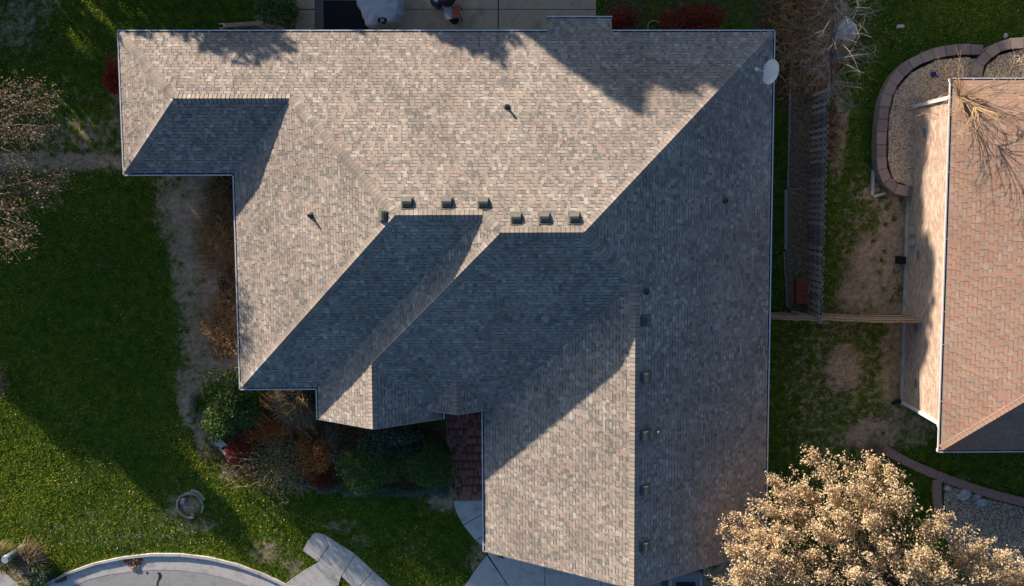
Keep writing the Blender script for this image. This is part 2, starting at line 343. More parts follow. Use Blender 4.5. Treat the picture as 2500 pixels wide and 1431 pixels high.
c_ = at(360, 1399); q.poly([(c_.x + .05 * math.cos(t * .785), c_.y + .06 * math.sin(t * .785), 0.016) for t in range(8)])
q.build('tar_seam', M_CRACK, road)
slab('pavement', [(-60, 1382), (-20, 1380), (12, 1398), (60, 1440), (90, 1480), (-60, 1480)], M_CONC); tag(C.objects['pavement'], 'concrete pavement in the bottom left corner', kind='structure')
# front walk with kerb ramp
paving('walkway', [(768, 1299), (790, 1303), (868, 1352), (912, 1393), (975, 1450), (1030, 1510), (900, 1510), (858, 1431), (832, 1408), (826, 1431), (820, 1500), (745, 1500), (697, 1424), (756, 1383), (776, 1371), (738, 1344), (752, 1318)],
       [[(768, 1299), (790, 1303), (803, 1331), (777, 1371), (738, 1344), (752, 1318)], [(790, 1303), (868, 1352), (834, 1407), (777, 1371), (803, 1331)], [(868, 1352), (912, 1393), (878, 1431), (858, 1431), (834, 1407)], [(912, 1393), (975, 1450), (1030, 1510), (900, 1510), (878, 1431)],
        [(777, 1371), (834, 1407), (829, 1422), (765, 1379)], [(765, 1379), (829, 1422), (826, 1438), (748, 1388)], [(748, 1388), (826, 1438), (823, 1462), (730, 1400)], [(730, 1400), (823, 1462), (821, 1485), (713, 1412)], [(713, 1412), (821, 1485), (745, 1500), (697, 1424)]], M_CONC, label='concrete front walk with grooved ramp down to the road')
paving('driveway', [(1190, 1350), (1160, 1392), (1100, 1480), (1060, 1560), (1900, 1560), (1722, 1431), (1722, 1340), (1190, 1300)],
       [[(1190, 1300), (1190, 1352), (1244, 1434), (1330, 1434), (1330, 1300)], [(1188, 1354), (1158, 1394), (1110, 1466), (1060, 1560), (1244, 1560), (1244, 1434)], [(1244, 1434), (1466, 1434), (1466, 1560), (1244, 1560)], [(1330, 1300), (1466, 1300), (1466, 1434), (1330, 1434)], [(1466, 1300), (1722, 1300), (1722, 1431), (1722, 1560), (1466, 1560)]], M_CONC, label='grey concrete driveway in front of the garage')
paving('porch_walk', [(1107, 1222), (1230, 1222), (1230, 1365), (1200, 1350), (1158, 1318), (1130, 1280), (1112, 1248)],
       [[(1107, 1222), (1230, 1222), (1230, 1226), (1130, 1281), (1112, 1248)], [(1131, 1282), (1230, 1227), (1230, 1280), (1160, 1319)], [(1161, 1320), (1230, 1281), (1230, 1365), (1200, 1350)]], M_CONC, label='curved concrete walk beside the garage eave')
# brick path to the porch
path = tag(slab('brick_path', [(1090, 985), (1215, 985), (1215, 1222), (1112, 1222), (1108, 1110), (1090, 1080)], M_MORTAR, -.1, .012), 'red brick path to the front porch beside the garage', kind='structure')
rg = random.Random(5); PM = {}
def unit_box(name, d, mt):
    k = (name, d, mt.name)
    if k not in PM:
        q = MB(); q.box((0, 0, 0), d, top=.94); PM[k] = q.mesh(name, mt)
    return PM[k]
for r in range(12):
    y0 = at(1150, 985 + 19.6 * r + 10).y; xL = at(1092 + (0 if r < 5 else 8 if r < 9 else 20), 1100).x; xR = at(1212, 1100).x; x = xL + .04; kx = 0
    while x < xR - .03:
        mt = rg.choices([M_BRICKP, M_BRICKP2, M_BRICKP3], [6, 2, 3])[0]
        o = link('brick', unit_box('brick', (.05, .215, .05), mt), path, (x, y0 - .045, .0 + rg.uniform(-.003, .006))); o.rotation_euler.z = rg.uniform(-.02, .02)
        if kx % 3 == 0 and x < xR - .2:
            o = link('brick', unit_box('brick', (.205, .085, .05), rg.choice([M_BRICKP, M_BRICKP3, M_BRICKP3])), path, (x + .075, y0 + .118, rg.uniform(-.003, .006)))
        x += .072; kx += 1
# patio behind the house
paving('patio', [(722, -60), (1456, -60), (1455, 90), (722, 90)],
       [[(722, -60), (770, -60), (770, 23), (722, 23)], [(722, 24), (770, 24), (770, 90), (722, 90)], [(771, -60), (1216, -60), (1216, 23), (771, 23)], [(771, 24), (1216, 24), (1216, 90), (771, 90)], [(1217, -60), (1456, -60), (1456, 23), (1217, 23)], [(1217, 24), (1456, 24), (1456, 90), (1217, 90)]], M_CONC2, label='brown stained concrete patio behind the house')

# ------------------------------------------------------------------ roofs
def clip(poly, a, b, c):
    """keep a*x+b*y+c >= 0"""
    o = []; n_ = len(poly)
    for i in range(n_):
        p_, q_ = poly[i], poly[(i + 1) % n_]; dp = a * p_[0] + b * p_[1] + c; dq = a * q_[0] + b * q_[1] + c
        if dp >= 0: o.append(p_)
        if (dp > 0 and dq < 0) or (dp < 0 and dq > 0):
            t = dp / (dp - dq); o.append((p_[0] + (q_[0] - p_[0]) * t, p_[1] + (q_[1] - p_[1]) * t))
    return o
def area(p):
    return abs(sum(p[i][0] * p[(i + 1) % len(p)][1] - p[(i + 1) % len(p)][0] * p[i][1] for i in range(len(p)))) / 2 if len(p) > 2 else 0
def roof_regions(planes, bodies):
    """planes: name -> (a,b,c) with z=a x+b y+c.  bodies: list of (plane names, footprint box x0,x1,y0,y1).
    Returns plane -> list of convex plan polygons where it is the visible roof surface."""
    out = {k: [] for k in planes}
    for i, (pl, fb) in enumerate(bodies):
        for P in pl:
            a, b_, c = planes[P]; x0, x1, y0, y1 = fb; poly = [(x0, y0), (x1, y0), (x1, y1), (x0, y1)]
            for Q in pl:
                if Q != P:
                    a2, b2, c2 = planes[Q]; poly = clip(poly, a2 - a, b2 - b_, c2 - c)
            pieces = [poly] if area(poly) > 1e-4 else []
            for j, (pl2, f2) in enumerate(bodies):
                if j == i: continue
                eps = 1e-6 if j < i else -1e-6
                hs = [(1, 0, -f2[0]), (-1, 0, f2[1]), (0, 1, -f2[2]), (0, -1, f2[3])]
                for Q in pl2:
                    a2, b2, c2 = planes[Q]
                    if Q == P:
                        if j > i: hs = None; break
                        continue
                    hs.append((a2 - a, b2 - b_, c2 - c + eps))
                if hs is None: continue
                new = []
                for pc in pieces:
                    cur = pc
                    for h in hs:
                        o = clip(cur, -h[0], -h[1], -h[2])
                        if area(o) > 1e-4: new.append(o)
                        cur = clip(cur, *h)
                        if area(cur) < 1e-5: break
                pieces = new
            out[P] += pieces
    return out
def frame_of(pl):
    a, b_, c = pl; g = Vector((a, b_, 0)); u = g.normalized(); s = Vector((u.y, -u.x, 0)); t = Vector((u.x, u.y, g.length)).normalized()
    n_ = s.cross(t)
    return s, t, n_, u, g.length
def shingle_piece(q, S, T, N, O_, poly, ex, t0, tooth, tone, band, nt_):
    """poly in plane coordinates"""
    hb, ht = (.016, .010) if tooth else (.007, .002)
    def P(s, t, h): return O_ + S * s + T * t + N * h
    def hh(t): return hb + (ht - hb) * (t - t0) / ex
    top = [P(s, t, hh(t)) for s, t in poly]
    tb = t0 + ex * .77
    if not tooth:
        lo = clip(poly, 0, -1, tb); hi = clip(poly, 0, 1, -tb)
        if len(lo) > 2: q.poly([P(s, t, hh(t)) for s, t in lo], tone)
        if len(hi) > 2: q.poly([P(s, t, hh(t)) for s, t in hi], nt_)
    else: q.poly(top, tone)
    n_ = len(poly)
    for i in range(n_):
        (s1, t1), (s2, t2) = poly[i], poly[(i + 1) % n_]
        if min(t1, t2) > t0 + ex * .98: continue
        q.poly([P(s1, t1, -.004), P(s2, t2, -.004), P(s2, t2, hh(t2)), P(s1, t1, hh(t1))], nt_ if (abs(t1 - t0) + abs(t2 - t0) < 1e-4 and tooth) else tone)
WID = [.085, .11, .14, .17, .21, .26]
def lay_shingles(roof, planes, regs, z0, mats_, band, weights, ex, seed, wscale=1.0, n_ind=300, insets=None):
    """z0: height added to every plane.  300 shingles that show largest are objects, the rest one stuff mesh"""
    rr = random.Random(seed); field = MB(); cand = []; nt_ = len(mats_)
    for name, polys in regs.items():
        if not polys: continue
        a, b_, c = planes[name]; S, T, N, u, g = frame_of(planes[name])
        O_ = Vector((0, 0, c + z0)); k = math.sqrt(1 + g * g)
        pp = []
        for pl in polys:      # plan -> plane coords: s = along S, t = slope distance from the line where g*u.p=0
            pl2 = [((S.x * x + S.y * y), (u.x * x + u.y * y) * k) for x, y in pl]
            if sum(pl2[i][0] * pl2[(i + 1) % len(pl2)][1] - pl2[(i + 1) % len(pl2)][0] * pl2[i][1] for i in range(len(pl2))) < 0: pl2 = pl2[::-1]
            pp.append((pl2, min(x for x, _ in pl2), max(x for x, _ in pl2), min(y for _, y in pl2), max(y for _, y in pl2)))
        smin = min(p_[1] for p_ in pp); smax = max(p_[2] for p_ in pp); tmin = min(p_[3] for p_ in pp); tmax = max(p_[4] for p_ in pp)
        t0 = tmin
        while t0 < tmax:
            s0 = smin - rr.uniform(0, .3); tooth = rr.random() < .5; prev = 0
            while s0 < smax:
                wi = rr.choices(range(6), [2, 3, 4, 4, 3, 2])[0]; wd = WID[wi] * wscale; s1 = s0 + wd
                tone = rr.choices(range(nt_), weights)[0]
                rect = [(s0, t0), (s1, t0), (s1, t0 + ex), (s0, t0 + ex)]
                for pl, a0, a1, b0, b1 in pp:
                    if s1 <= a0 or s0 >= a1 or t0 + ex <= b0 or t0 >= b1: continue
                    cl = rect; whole = True; n_ = len(pl)
                    for i in range(n_):
                        (x1, y1), (x2, y2) = pl[i], pl[(i + 1) % n_]; A_, B_ = -(y2 - y1), (x2 - x1); C_ = -(A_ * x1 + B_ * y1)
                        if any(A_ * x + B_ * y + C_ < -1e-7 for x, y in cl):
                            whole = False; cl = clip(cl, A_, B_, C_)
                            if len(cl) < 3: break
                    if len(cl) < 3 or area(cl) < 2e-5: continue
                    P0 = O_ + S * s0 + T * t0
                    if whole: cand.append((wd / ((CZ - P0.z) ** 2 + P0.x ** 2 * .3 + P0.y ** 2 * .3), name, s0, t0, wi, tooth, tone))
                    else: shingle_piece(field, S, T, N, O_, cl, ex, t0, tooth, tone, band, nt_)
                s0 = s1; tooth = (not tooth) if rr.random() < .85 else tooth
            t0 += ex
    cand.sort(key=lambda x: -x[0]); shared = {}
    rl = root_loc(roof)
    for i, (_, name, s0, t0, wi, tooth, tone) in enumerate(cand):
        S, T, N, u, g = frame_of(planes[name]); O_ = Vector((0, 0, planes[name][2] + z0)); wd = WID[wi] * wscale
        if i < n_ind:
            key = (wi, tooth, tone)
            if key not in shared:
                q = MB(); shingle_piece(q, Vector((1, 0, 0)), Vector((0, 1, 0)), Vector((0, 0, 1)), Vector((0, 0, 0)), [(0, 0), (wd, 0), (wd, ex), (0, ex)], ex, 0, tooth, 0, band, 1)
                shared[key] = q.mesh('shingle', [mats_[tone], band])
            o = link('shingle', shared[key], roof)
            M = Matrix((S, T, N)).transposed().to_4x4(); M.translation = O_ + S * s0 + T * t0 - rl
            o.matrix_local = M
        else:
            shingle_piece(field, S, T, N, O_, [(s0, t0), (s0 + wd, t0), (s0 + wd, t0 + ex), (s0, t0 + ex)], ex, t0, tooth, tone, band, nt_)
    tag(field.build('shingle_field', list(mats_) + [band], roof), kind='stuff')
    return len(cand)
def lay_caps(roof, lines, mats_, band, seed, limit=300, exp=.149, half=.165):
    """lines: (low end, high end, slope normal left, slope normal right): bent cap shingles overlapping uphill"""
    rr = random.Random(seed); allc = []
    for A_, B_, n1, n2 in lines:
        A_, B_ = Vector(A_), Vector(B_); d = (B_ - A_).normalized(); k = int((B_ - A_).length / exp)
        for i in range(k + 1): allc.append((A_ + d * (exp * i), d, n1, n2, min(1.0, ((B_ - A_).length - exp * i) / exp)))
    allc.sort(key=lambda x: -x[0].z); shared = {}; rest = MB(); rl = root_loc(roof)
    for i, (P, d, n1, n2, fr) in enumerate(allc):
        if fr < .25: continue
        tone = rr.choices(range(len(mats_)), [6, 5, 1, 1, 1, .3, 5][:len(mats_)])[0]
        up = (n1 + n2).normalized(); side = d.cross(up).normalized()
        ang = math.acos(max(-1, min(1, n1.dot(n2)))) / 2
        def cap_mesh(q, P, d, side, up, mi, bi, L_):
            ds = math.tan(ang); pr = [(-half, -half * ds * .98), (-half * .5, -half * .5 * ds * .92), (0, .012), (half * .5, -half * .5 * ds * .92), (half, -half * ds * .98)]
            lo = [P + side * x + up * (z + .034) for x, z in pr]; hi = [P + d * L_ + side * x + up * (z + .020) for x, z in pr]
            for j in range(4): q.poly([lo[j], lo[j + 1], hi[j + 1], hi[j]], mi)
            lb = [p_ - up * .028 for p_ in lo]
            for j in range(4): q.poly([lb[j], lb[j + 1], lo[j + 1], lo[j]], bi)
            st = [p_ + d * .014 + up * .0016 for p_ in lo]
            hb = [p_ - up * .03 for p_ in hi]; q.poly([lb[0], lo[0], hi[0], hb[0]], mi); q.poly([lb[4], hb[4], hi[4], lo[4]], mi)
            h2 = [p_ - d * .024 + up * .0018 for p_ in hi]; h3 = [p_ + up * .0018 for p_ in hi]
            for j in range(4): q.poly([h2[j], h2[j + 1], h3[j + 1], h3[j]], bi)  # shadow line at each cap joint, painted as a dark strip
        if i < limit and fr > .99:
            key = (round(ang, 3), tone)
            if key not in shared:
                q = MB(); cap_mesh(q, Vector((0, 0, 0)), Vector((0, 1, 0)), Vector((1, 0, 0)), Vector((0, 0, 1)), 0, 1, exp); shared[key] = q.mesh('ridge_cap', [mats_[tone], band])
            o = link('ridge_cap', shared[key], roof); M = Matrix((side, d, up)).transposed().to_4x4(); M.translation = P - rl; o.matrix_local = M
        else: cap_mesh(rest, P, d, side, up, tone, len(mats_), exp * fr)
    if rest.f: tag(rest.build('ridge_cap_run', list(mats_) + [band], roof), kind='stuff')
def deck(q, planes, regs, z0, off=.006, mi=0):
    for nm, polys in regs.items():
        a, b_, c = planes[nm]
        for pl in polys:
            pts = [(x, y, a * x + b_ * y + c + z0 - off) for x, y in pl]
            if area(pl) > 1e-4:
                if sum(pl[i][0] * pl[(i + 1) % len(pl)][1] - pl[(i + 1) % len(pl)][0] * pl[i][1] for i in range(len(pl))) < 0: pts = pts[::-1]
                q.poly(pts, mi); q.poly([(x, y, z - .10) for x, y, z in pts][::-1], mi)
def gutter_run(house, a, b_, out, z, hang=.75, seed=1, cap0=False, cap1=False):
    """trough from a to b (outer lip line), out = outward unit vector; lip at z"""
    a, b_, out = Vector((a[0], a[1], 0)), Vector((b_[0], b_[1], 0)), Vector((out[0], out[1], 0)); d = (b_ - a).normalized(); Ln = (b_ - a).length
    q = MB(); prof = [(-.125, .0), (-.125, -.11), (-.03, -.115), (.0, -.02), (.0, .0), (-.042, .0), (-.042, -.012), (-.05, -.10), (-.115, -.10), (-.115, .0)]
    mi_ = [0, 0, 0, 0, 0, 1, 1, 1, 1, 0]
    n_ = len(prof)
    for i in range(n_):
        (o1, z1), (o2, z2) = prof[i], prof[(i + 1) % n_]
        q.poly([a + out * o1 + Vector((0, 0, z + z1)), b_ + out * o1 + Vector((0, 0, z + z1)), b_ + out * o2 + Vector((0, 0, z + z2)), a + out * o2 + Vector((0, 0, z + z2))], mi_[i])
    for e in (a, b_): q.poly([e + out * o_ + Vector((0, 0, z + z_)) for o_, z_ in prof[:5]], 0)
    gt = q.build('gutter', [M_WHITE, M_GUT_IN], house)
    rr = random.Random(seed); s = .25
    while s < Ln - .1:
        h = MB(); c_ = a + d * s - out * .062; h.box((c_.x, c_.y, z - .006), (.022 if abs(d.x) > .5 else .11, .11 if abs(d.x) > .5 else .022, .008)); h.build('gutter_hanger', M_WHITE, gt); s += hang * rr.uniform(.6, 1.35)
    return gt

# ---- main house
P5 = .5
xW1, xW2, xW3, xE, xGL, xER = -15.43, -11.429, -8.574, 8.479, -2.376, -3.766
yN, yS1, yS2, yS3, yEn, yG = 5.956, .690, -7.308, -8.429, -8.431, -13.596
xD, zD, yD, yP = -3.20, .86, -8.02, -7.93           # small porch gable: ridge x, ridge height, front; porch eave
PL = {'N': (0, -P5, P5 * yN), 'W1': (P5, 0, -P5 * xW1), 'S1': (0, P5, -P5 * yS1), 'W2': (P5, 0, -P5 * xW2), 'S2': (0, P5, -P5 * yS2), 'W3': (P5, 0, -P5 * xW3), 'S3': (0, P5, -P5 * yS3), 'E': (-P5, 0, P5 * xE), 'GL': (P5, 0, -P5 * xGL), 'ER': (-P5, 0, P5 * xER), 'DL': (P5, 0, zD - P5 * xD), 'DR': (-P5, 0, zD + P5 * xD)}
GI = .105   # shingle edge behind the gutter lip
bx0, bx1 = at(1337, 60, EAVE).x, at(1494, 60, EAVE).x; byN = at(1400, 39, EAVE - .25).y
BD = [(['W1', 'N', 'S1'], (xW1 + GI, xW2 + 6, yS1 + GI, yN - GI)), (['W2', 'N', 'S2', 'E'], (xW2 + GI, xE - GI, yS2 + GI, yN - GI)), (['W3', 'N', 'S3', 'E'], (xW3 + GI, xE - GI, yP, yN - GI)),
      (['GL', 'E'], (xGL + GI, xE - GI, yG, 0)), (['W3', 'ER'], (xW3 + GI, xER - GI, yEn - .01, -3)), (['DL', 'DR'], (xD - 1.35, xD + 1.5, yD, -4)), (['N'], (bx0, bx1, yN - GI, byN - GI))]
RG = roof_regions(PL, BD)
house = empty('shingled_house', (0, 0, 0), 'large hip roofed house with tan grey shingles and white gutters in the middle', 'house')
q = MB(); deck(q, PL, RG, EAVE, .012); roof = q.build('roof', M_DECK, house)
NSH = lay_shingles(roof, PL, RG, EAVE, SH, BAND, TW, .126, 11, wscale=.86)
NV = {k: frame_of(v)[2] for k, v in PL.items()}
wA, wB, wC, wG, wE = (yN - yS1) / 2, (yN - yS2) / 2, (yN - yS3) / 2, (xE - xGL) / 2, (xER - xW3) / 2
def Z(x, y, pl): a, b_, c = PL[pl]; return Vector((x, y, a * x + b_ * y + c + EAVE))
A1, A2 = Z(xW1 + wA, yN - wA, 'N'), Z(xW2 + wA, yN - wA, 'N'); B1, B2 = Z(xW2 + wB, yN - wB, 'N'), Z(xW3 + wB, yN - wB, 'N'); C1, C2 = Z(xW3 + wC, yN - wC, 'N'), Z(xE - wC, yN - wC, 'N')
G1 = Z(xE - wG, yS3 + wG, 'E'); G2 = Z(xE - wG, yG + .02, 'E'); E1 = Z(xW3 + wE, yS3 + wE, 'W3'); E2 = Z(xW3 + wE, yEn + .01, 'W3')
D1 = Vector((xD, yS3 + zD / P5, zD + EAVE)); D2 = Vector((xD, yD + .01, zD + EAVE)); cor = .14
CAPS = [(A2, A1, 'N', 'S1'), (Z(xW1 + cor, yN - cor, 'N'), A1, 'N', 'W1'), (Z(xW1 + cor, yS1 + cor, 'W1'), A1, 'W1', 'S1'), (A2, B1, 'N', 'W2'), (Z(xW2 + cor, yS2 + cor, 'W2'), B1, 'W2', 'S2'), (B1, B2, 'N', 'S2'), (B2, C1, 'N', 'W3'),
        (C1, C2, 'N', 'S3'), (E1, C1, 'W3', 'S3'), (Z(xE - cor, yN - cor, 'N'), C2, 'N', 'E'), (G1, C2, 'S3', 'E'), (G2, G1, 'GL', 'E'), (E2, E1, 'W3', 'ER'), (D2, D1, 'DL', 'DR')]
lay_caps(roof, [(a, b_, NV[c], NV[d]) for a, b_, c, d in CAPS], SH, BAND, 4)
# slant back roof vents and pipes
def onroof(px, py, pl):
    a, b_, c = PL[pl]; v = ROT @ Vector(((px - PPX) / F_PX, -(py - PPY) / F_PX, -1.0)); t = (c + EAVE - CZ) / (v.z - a * v.x - b_ * v.y); return Vector((v.x * t, v.y * t, CZ + v.z * t))
q = MB(); pr = [(-.17, .0), (-.17, .09), (.0, .165), (.17, .055), (.17, .0)]; W_ = .155
L_ = [(-W_, t, h) for t, h in pr]; Rr = [(W_, t, h) for t, h in pr]
for i in range(4): q.poly([L_[i], Rr[i], Rr[i + 1], L_[i + 1]][::-1], 1 if i == 3 else 0)
q.poly(L_, 0); q.poly(Rr[::-1], 0)
q.box((0, 0, .008), (.40, .46, .012), mi=0)
for k in range(4): q.box((0, .045 + .032 * k, .148 - .022 * k), (.27, .008, .006), mi=1)
VM = q.mesh('roof_vent', [M_VENT, M_BLACK])
for px, py, pl in [(994, 496, 'N'), (1091, 496, 'N'), (1180, 497, 'N'), (1260, 534, 'N'), (1329, 533, 'N'), (1402, 533, 'N'), (938, 527, 'W2'), (1575, 782, 'E'), (1575, 920, 'E'), (1573, 1062, 'E'), (1574, 1195, 'E'), (1574, 1333, 'E')]:
    S, T, N, u, g = frame_of(PL[pl]); o = link('roof_vent', VM, roof); M = Matrix((S, T, N)).transposed().to_4x4(); M.translation = onroof(px, py, pl) + N * .012; o.matrix_local = M @ Matrix.Diagonal((.98, .98, .85, 1.0))
for px, py, pl, mt in [(1237, 262, 'N', M_PIPE), (760, 526, 'W2', M_PIPE), (1578, 712, 'E', M_PIPE), (1605, 1050, 'E', M_VENT), (1770, 490, 'E', M_PIPE)]:
    P = onroof(px, py, pl); q = MB(); q.lathe((P.x, P.y, P.z - .05), [(.13, .02), (.12, .07), (.055, .16), (.045, .18), (.04, .38), (.03, .38), (.03, .3)], 12); q.build('vent_pipe', mt, roof, smooth=True)
# gutters
for k, (a, b_, o) in enumerate([((xW1, yN), (bx0 - .02, yN), (0, 1)), ((bx1 + .02, yN), (xE, yN), (0, 1)), ((xW1, yS1), (xW1, yN), (-1, 0)), ((xW1, yS1), (xW2, yS1), (0, -1)), ((xW2, yS2), (xW2, yS1), (-1, 0)), ((xW2, yS2), (xW3, yS2), (0, -1)), ((xW3, yEn), (xW3, yS2), (-1, 0)), ((xER, yEn), (xER, yP + .02), (1, 0)), ((xGL, yG), (xGL, yP), (-1, 0)), ((xE, yG), (xE, yN), (1, 0))]):
    gutter_run(house, a, b_, o, EAVE + .025, seed=k)
gutter_run(house, (bx0 - .03, byN), (bx1 + .03, byN), (0, 1), EAVE + .025 - P5 * (byN - yN), seed=40)
# fascia along rakes, soffit, walls
q = MB()
def rake(a, b_, dn=.19, th=.03, y_=0):
    q.hexa([(a.x, a.y - th, a.z - dn), (b_.x, b_.y - th, b_.z - dn), (b_.x, b_.y + .0, b_.z - dn), (a.x, a.y + .0, a.z - dn)], [(a.x, a.y - th, a.z - .015), (b_.x, b_.y - th, b_.z - .015), (b_.x, b_.y, b_.z - .015), (a.x, a.y, a.z - .015)])
rake(Vector((xGL, yG, EAVE)), Vector((G2.x, yG, G2.z))); rake(Vector((G2.x, yG, G2.z)), Vector((xE, yG, EAVE)))
rake(Vector((xW3, yEn, EAVE)), Vector((E2.x, yEn, E2.z))); rake(Vector((E2.x, yEn, E2.z)), Vector((xER, yEn, EAVE)))
rake(Vector((xD - 1.3, yD, zD - .65 + EAVE)), Vector((xD, yD, zD + EAVE))); rake(Vector((xD, yD, zD + EAVE)), Vector((xD + 1.2, yD, zD - .6 + EAVE)))
q.build('rake_board', M_SOFFIT, house)
FP = [(xW1, yN), (xW1, yS1), (xW2, yS1), (xW2, yS2), (xW3, yS2), (xW3, yEn), (xER, yEn), (xER, yP), (xGL, yP), (xGL, yG), (xE, yG), (xE, yN)]
q = MB(); i_ = .13
FI = [(xW1 + i_, yN - i_), (xW1 + i_, yS1 + i_), (xW2 + i_, yS1 + i_), (xW2 + i_, yS2 + i_), (xW3 + i_, yS2 + i_), (xW3 + i_, yEn + .03), (xER - i_, yEn + .03), (xER - i_, yP + .03), (xGL + i_, yP + .03), (xGL + i_, yG + .03), (xE - i_, yG + .03), (xE - i_, yN - i_)]
q.prism(FI, EAVE - .16, EAVE - .125); q.build('soffit', M_SOFFIT, house)
q = MB(); j_ = .55
WI = [(xW1 + j_, yN - j_), (xW1 + j_, yS1 + j_), (xW2 + j_, yS1 + j_), (xW2 + j_, yS2 + j_), (xW3 + j_, yS2 + j_), (xW3 + j_, yEn + .4), (xER - .4, yEn + .4), (xER - .4, yP + 1.2), (xGL + j_, yP + 1.2), (xGL + j_, yG + .45), (xE - j_, yG + .45), (xE - j_, yN - j_)]
q.prism(WI, 0, EAVE - .162); keepoff(WI[::-1])
for (xa, xb, yy) in ((xGL + .3, xE - .3, yG + .45), (xW3 + .3, xER - .3, yEn + .4)):
    xm = (xa + xb) / 2; q.poly([(xa, yy, EAVE - .12), (xb, yy, EAVE - .12), (xm, yy, EAVE + (xb - xa) / 2 * P5 - .14)])
    q.poly([(xa, yy + .03, EAVE - .12), (xm, yy + .03, EAVE + (xb - xa) / 2 * P5 - .14), (xb, yy + .03, EAVE - .12)])
q.box(((bx0 + bx1) / 2, yN - .2, 0), (bx1 - bx0 - .5, .6, EAVE - .5))
q.build('wall', M_STUCCO, house)
q = MB()
for r in range(4):
    for k in range(6): q.box((-1.0 + .82 * k + 1.2, yG + .42, .03 + r * .53), (.80, .05, .51), top=.98)
q.build('garage_door', M_SOFFIT, house)

# ---- satellite dish on the east eave
dc = at(1883, 176, EAVE + .55)
dish = empty('satellite_dish', (dc.x, dc.y, EAVE - .05), 'pale oval satellite dish mounted at the right eave of the shingled house', 'satellite dish')
dn = Vector((-.88, .10, .46)).normalized(); da = Vector((0, 1, 0)); da = (da - dn * da.dot(dn)).normalized(); db = dn.cross(da)
q = MB(); rings = []
for k in range(6):
    r = .45 * k / 5; rings.append([dc + da * (r * math.cos(t * math.pi / 12)) + db * (r * .93 * math.sin(t * math.pi / 12)) + dn * (.28 * r * r) for t in range(24)])
for k in range(5):
    for t in range(24):
        t2 = (t + 1) % 24; q.poly([rings[k][t], rings[k][t2], rings[k + 1][t2], rings[k + 1][t]] if k else [rings[0][0], rings[1][t2], rings[1][t]][::-1])
        q.poly([p_ - dn * .012 for p_ in ([rings[k + 1][t], rings[k + 1][t2], rings[k][t2], rings[k][t]] if k else [rings[0][0], rings[1][t2], rings[1][t]])])
for t in range(24):
    t2 = (t + 1) % 24; q.poly([rings[5][t], rings[5][t2], rings[5][t2] - dn * .012, rings[5][t] - dn * .012])
M_DISH = mat('dish_paint', [(.76, .78, .79), (.82, .84, .84)], scale=2, rough=.5)
q.build('reflector', M_DISH, dish, smooth=True)
fp = at(1849, 170, EAVE + .62); q = MB(); q.tube([dc - db * .40 + dn * .05 + Vector((-.02, 0, 0)), dc + (fp - dc) * .5 - Vector((0, 0, .10)), fp], .018, .016, 6); q.build('arm', M_DISH, dish)
q = MB(); q.tube([fp + Vector((-.07, .0, .02)), fp + Vector((.05, 0, -.0))], .055, .045, 8); q.tube([fp + Vector((-.03, -.06, .0)), fp + Vector((-.03, .07, .02))], .03, .03, 8); q.build('feed_horn', M_DISH, dish)
q = MB(); q.tube([(dc.x + .06, dc.y, EAVE - .05), (dc.x + .06, dc.y, EAVE + .30), tuple(dc - dn * .06)], .025, .025, 8); q.box((dc.x - .02, dc.y, EAVE - .0), (.22, .16, .03)); q.build('mast', M_VENT, dish)

# ------------------------------------------------------------------ neighbour house
NE = 3.35
nx0 = at(2304, 640, NE).x; ny1 = at(2318, 190, NE).y; ny0 = at(2290, 1105, NE).y; nx1 = nx0 + 16; PN = .55
NPL = {'W': (PN, 0, -PN * nx0), 'N': (0, -PN, PN * ny1), 'S': (0, PN, -PN * ny0), 'E': (-PN, 0, PN * nx1)}
nb = empty('brick_house', (nx0 + 8, 0, 0), 'neighbouring buff brick house with reddish shingle roof at the right edge', 'house')
NRG = roof_regions(NPL, [(['W', 'N', 'S', 'E'], (nx0 + GI, nx1 - GI, ny0 + GI, ny1 - GI))])
q = MB(); deck(q, NPL, NRG, NE, .012); nroof = q.build('roof', M_DECK, nb)
lay_shingles(nroof, NPL, {k: v for k, v in NRG.items() if k != 'E'}, NE, RS, RBAND, [10, 9, 9, 3, 4, 3], .142, 23, wscale=1.0)
nw = (ny1 - ny0) / 2
def NZ(x, y, pl): a, b_, c = NPL[pl]; return Vector((x, y, a * x + b_ * y + c + NE))
NN = {k: frame_of(v)[2] for k, v in NPL.items()}
pk = NZ(nx0 + nw, ny0 + nw, 'W')
lay_caps(nroof, [(NZ(nx0 + .14, ny0 + .14, 'W'), pk, NN['W'], NN['S']), (NZ(nx0 + .14, ny1 - .14, 'W'), pk, NN['W'], NN['N'])], RS[:3], RBAND, 9, exp=.16, half=.17)
gutter_run(nb, (nx0, ny0), (nx0, ny1), (-1, 0), NE + .02, hang=2.0, seed=71); gutter_run(nb, (nx0, ny0), (nx1, ny0), (0, -1), NE + .02, hang=.8, seed=72); gutter_run(nb, (nx0, ny1), (nx1, ny1), (0, 1), NE + .02, seed=73)
q = MB(); q.prism([(nx0 + .12, ny0 + .12), (nx1 - .12, ny0 + .12), (nx1 - .12, ny1 - .12), (nx0 + .12, ny1 - .12)], NE - .15, NE - .11); q.build('soffit', M_SOFFIT, nb)
wx = at(2228, 480, 0).x - .22; wy0 = at(2195, 985, 0).y; wy1 = ny1 - .55
q = MB(); q.prism([(wx + .02, wy0 + .02), (nx1 - .6, wy0 + .02), (nx1 - .6, wy1 - .02), (wx + .02, wy1 - .02)], 0, NE - .152); nwall = q.build('wall', mat('wall_mortar', [(.42, .37, .31), (.50, .44, .37)], scale=9, bump=.3), nb); keepoff([(wx, wy0), (nx1, wy0), (nx1, wy1), (wx, wy1)])
rb = random.Random(8); allb = []
BLh, BLl = .081, .205
r = 0; zz = .16
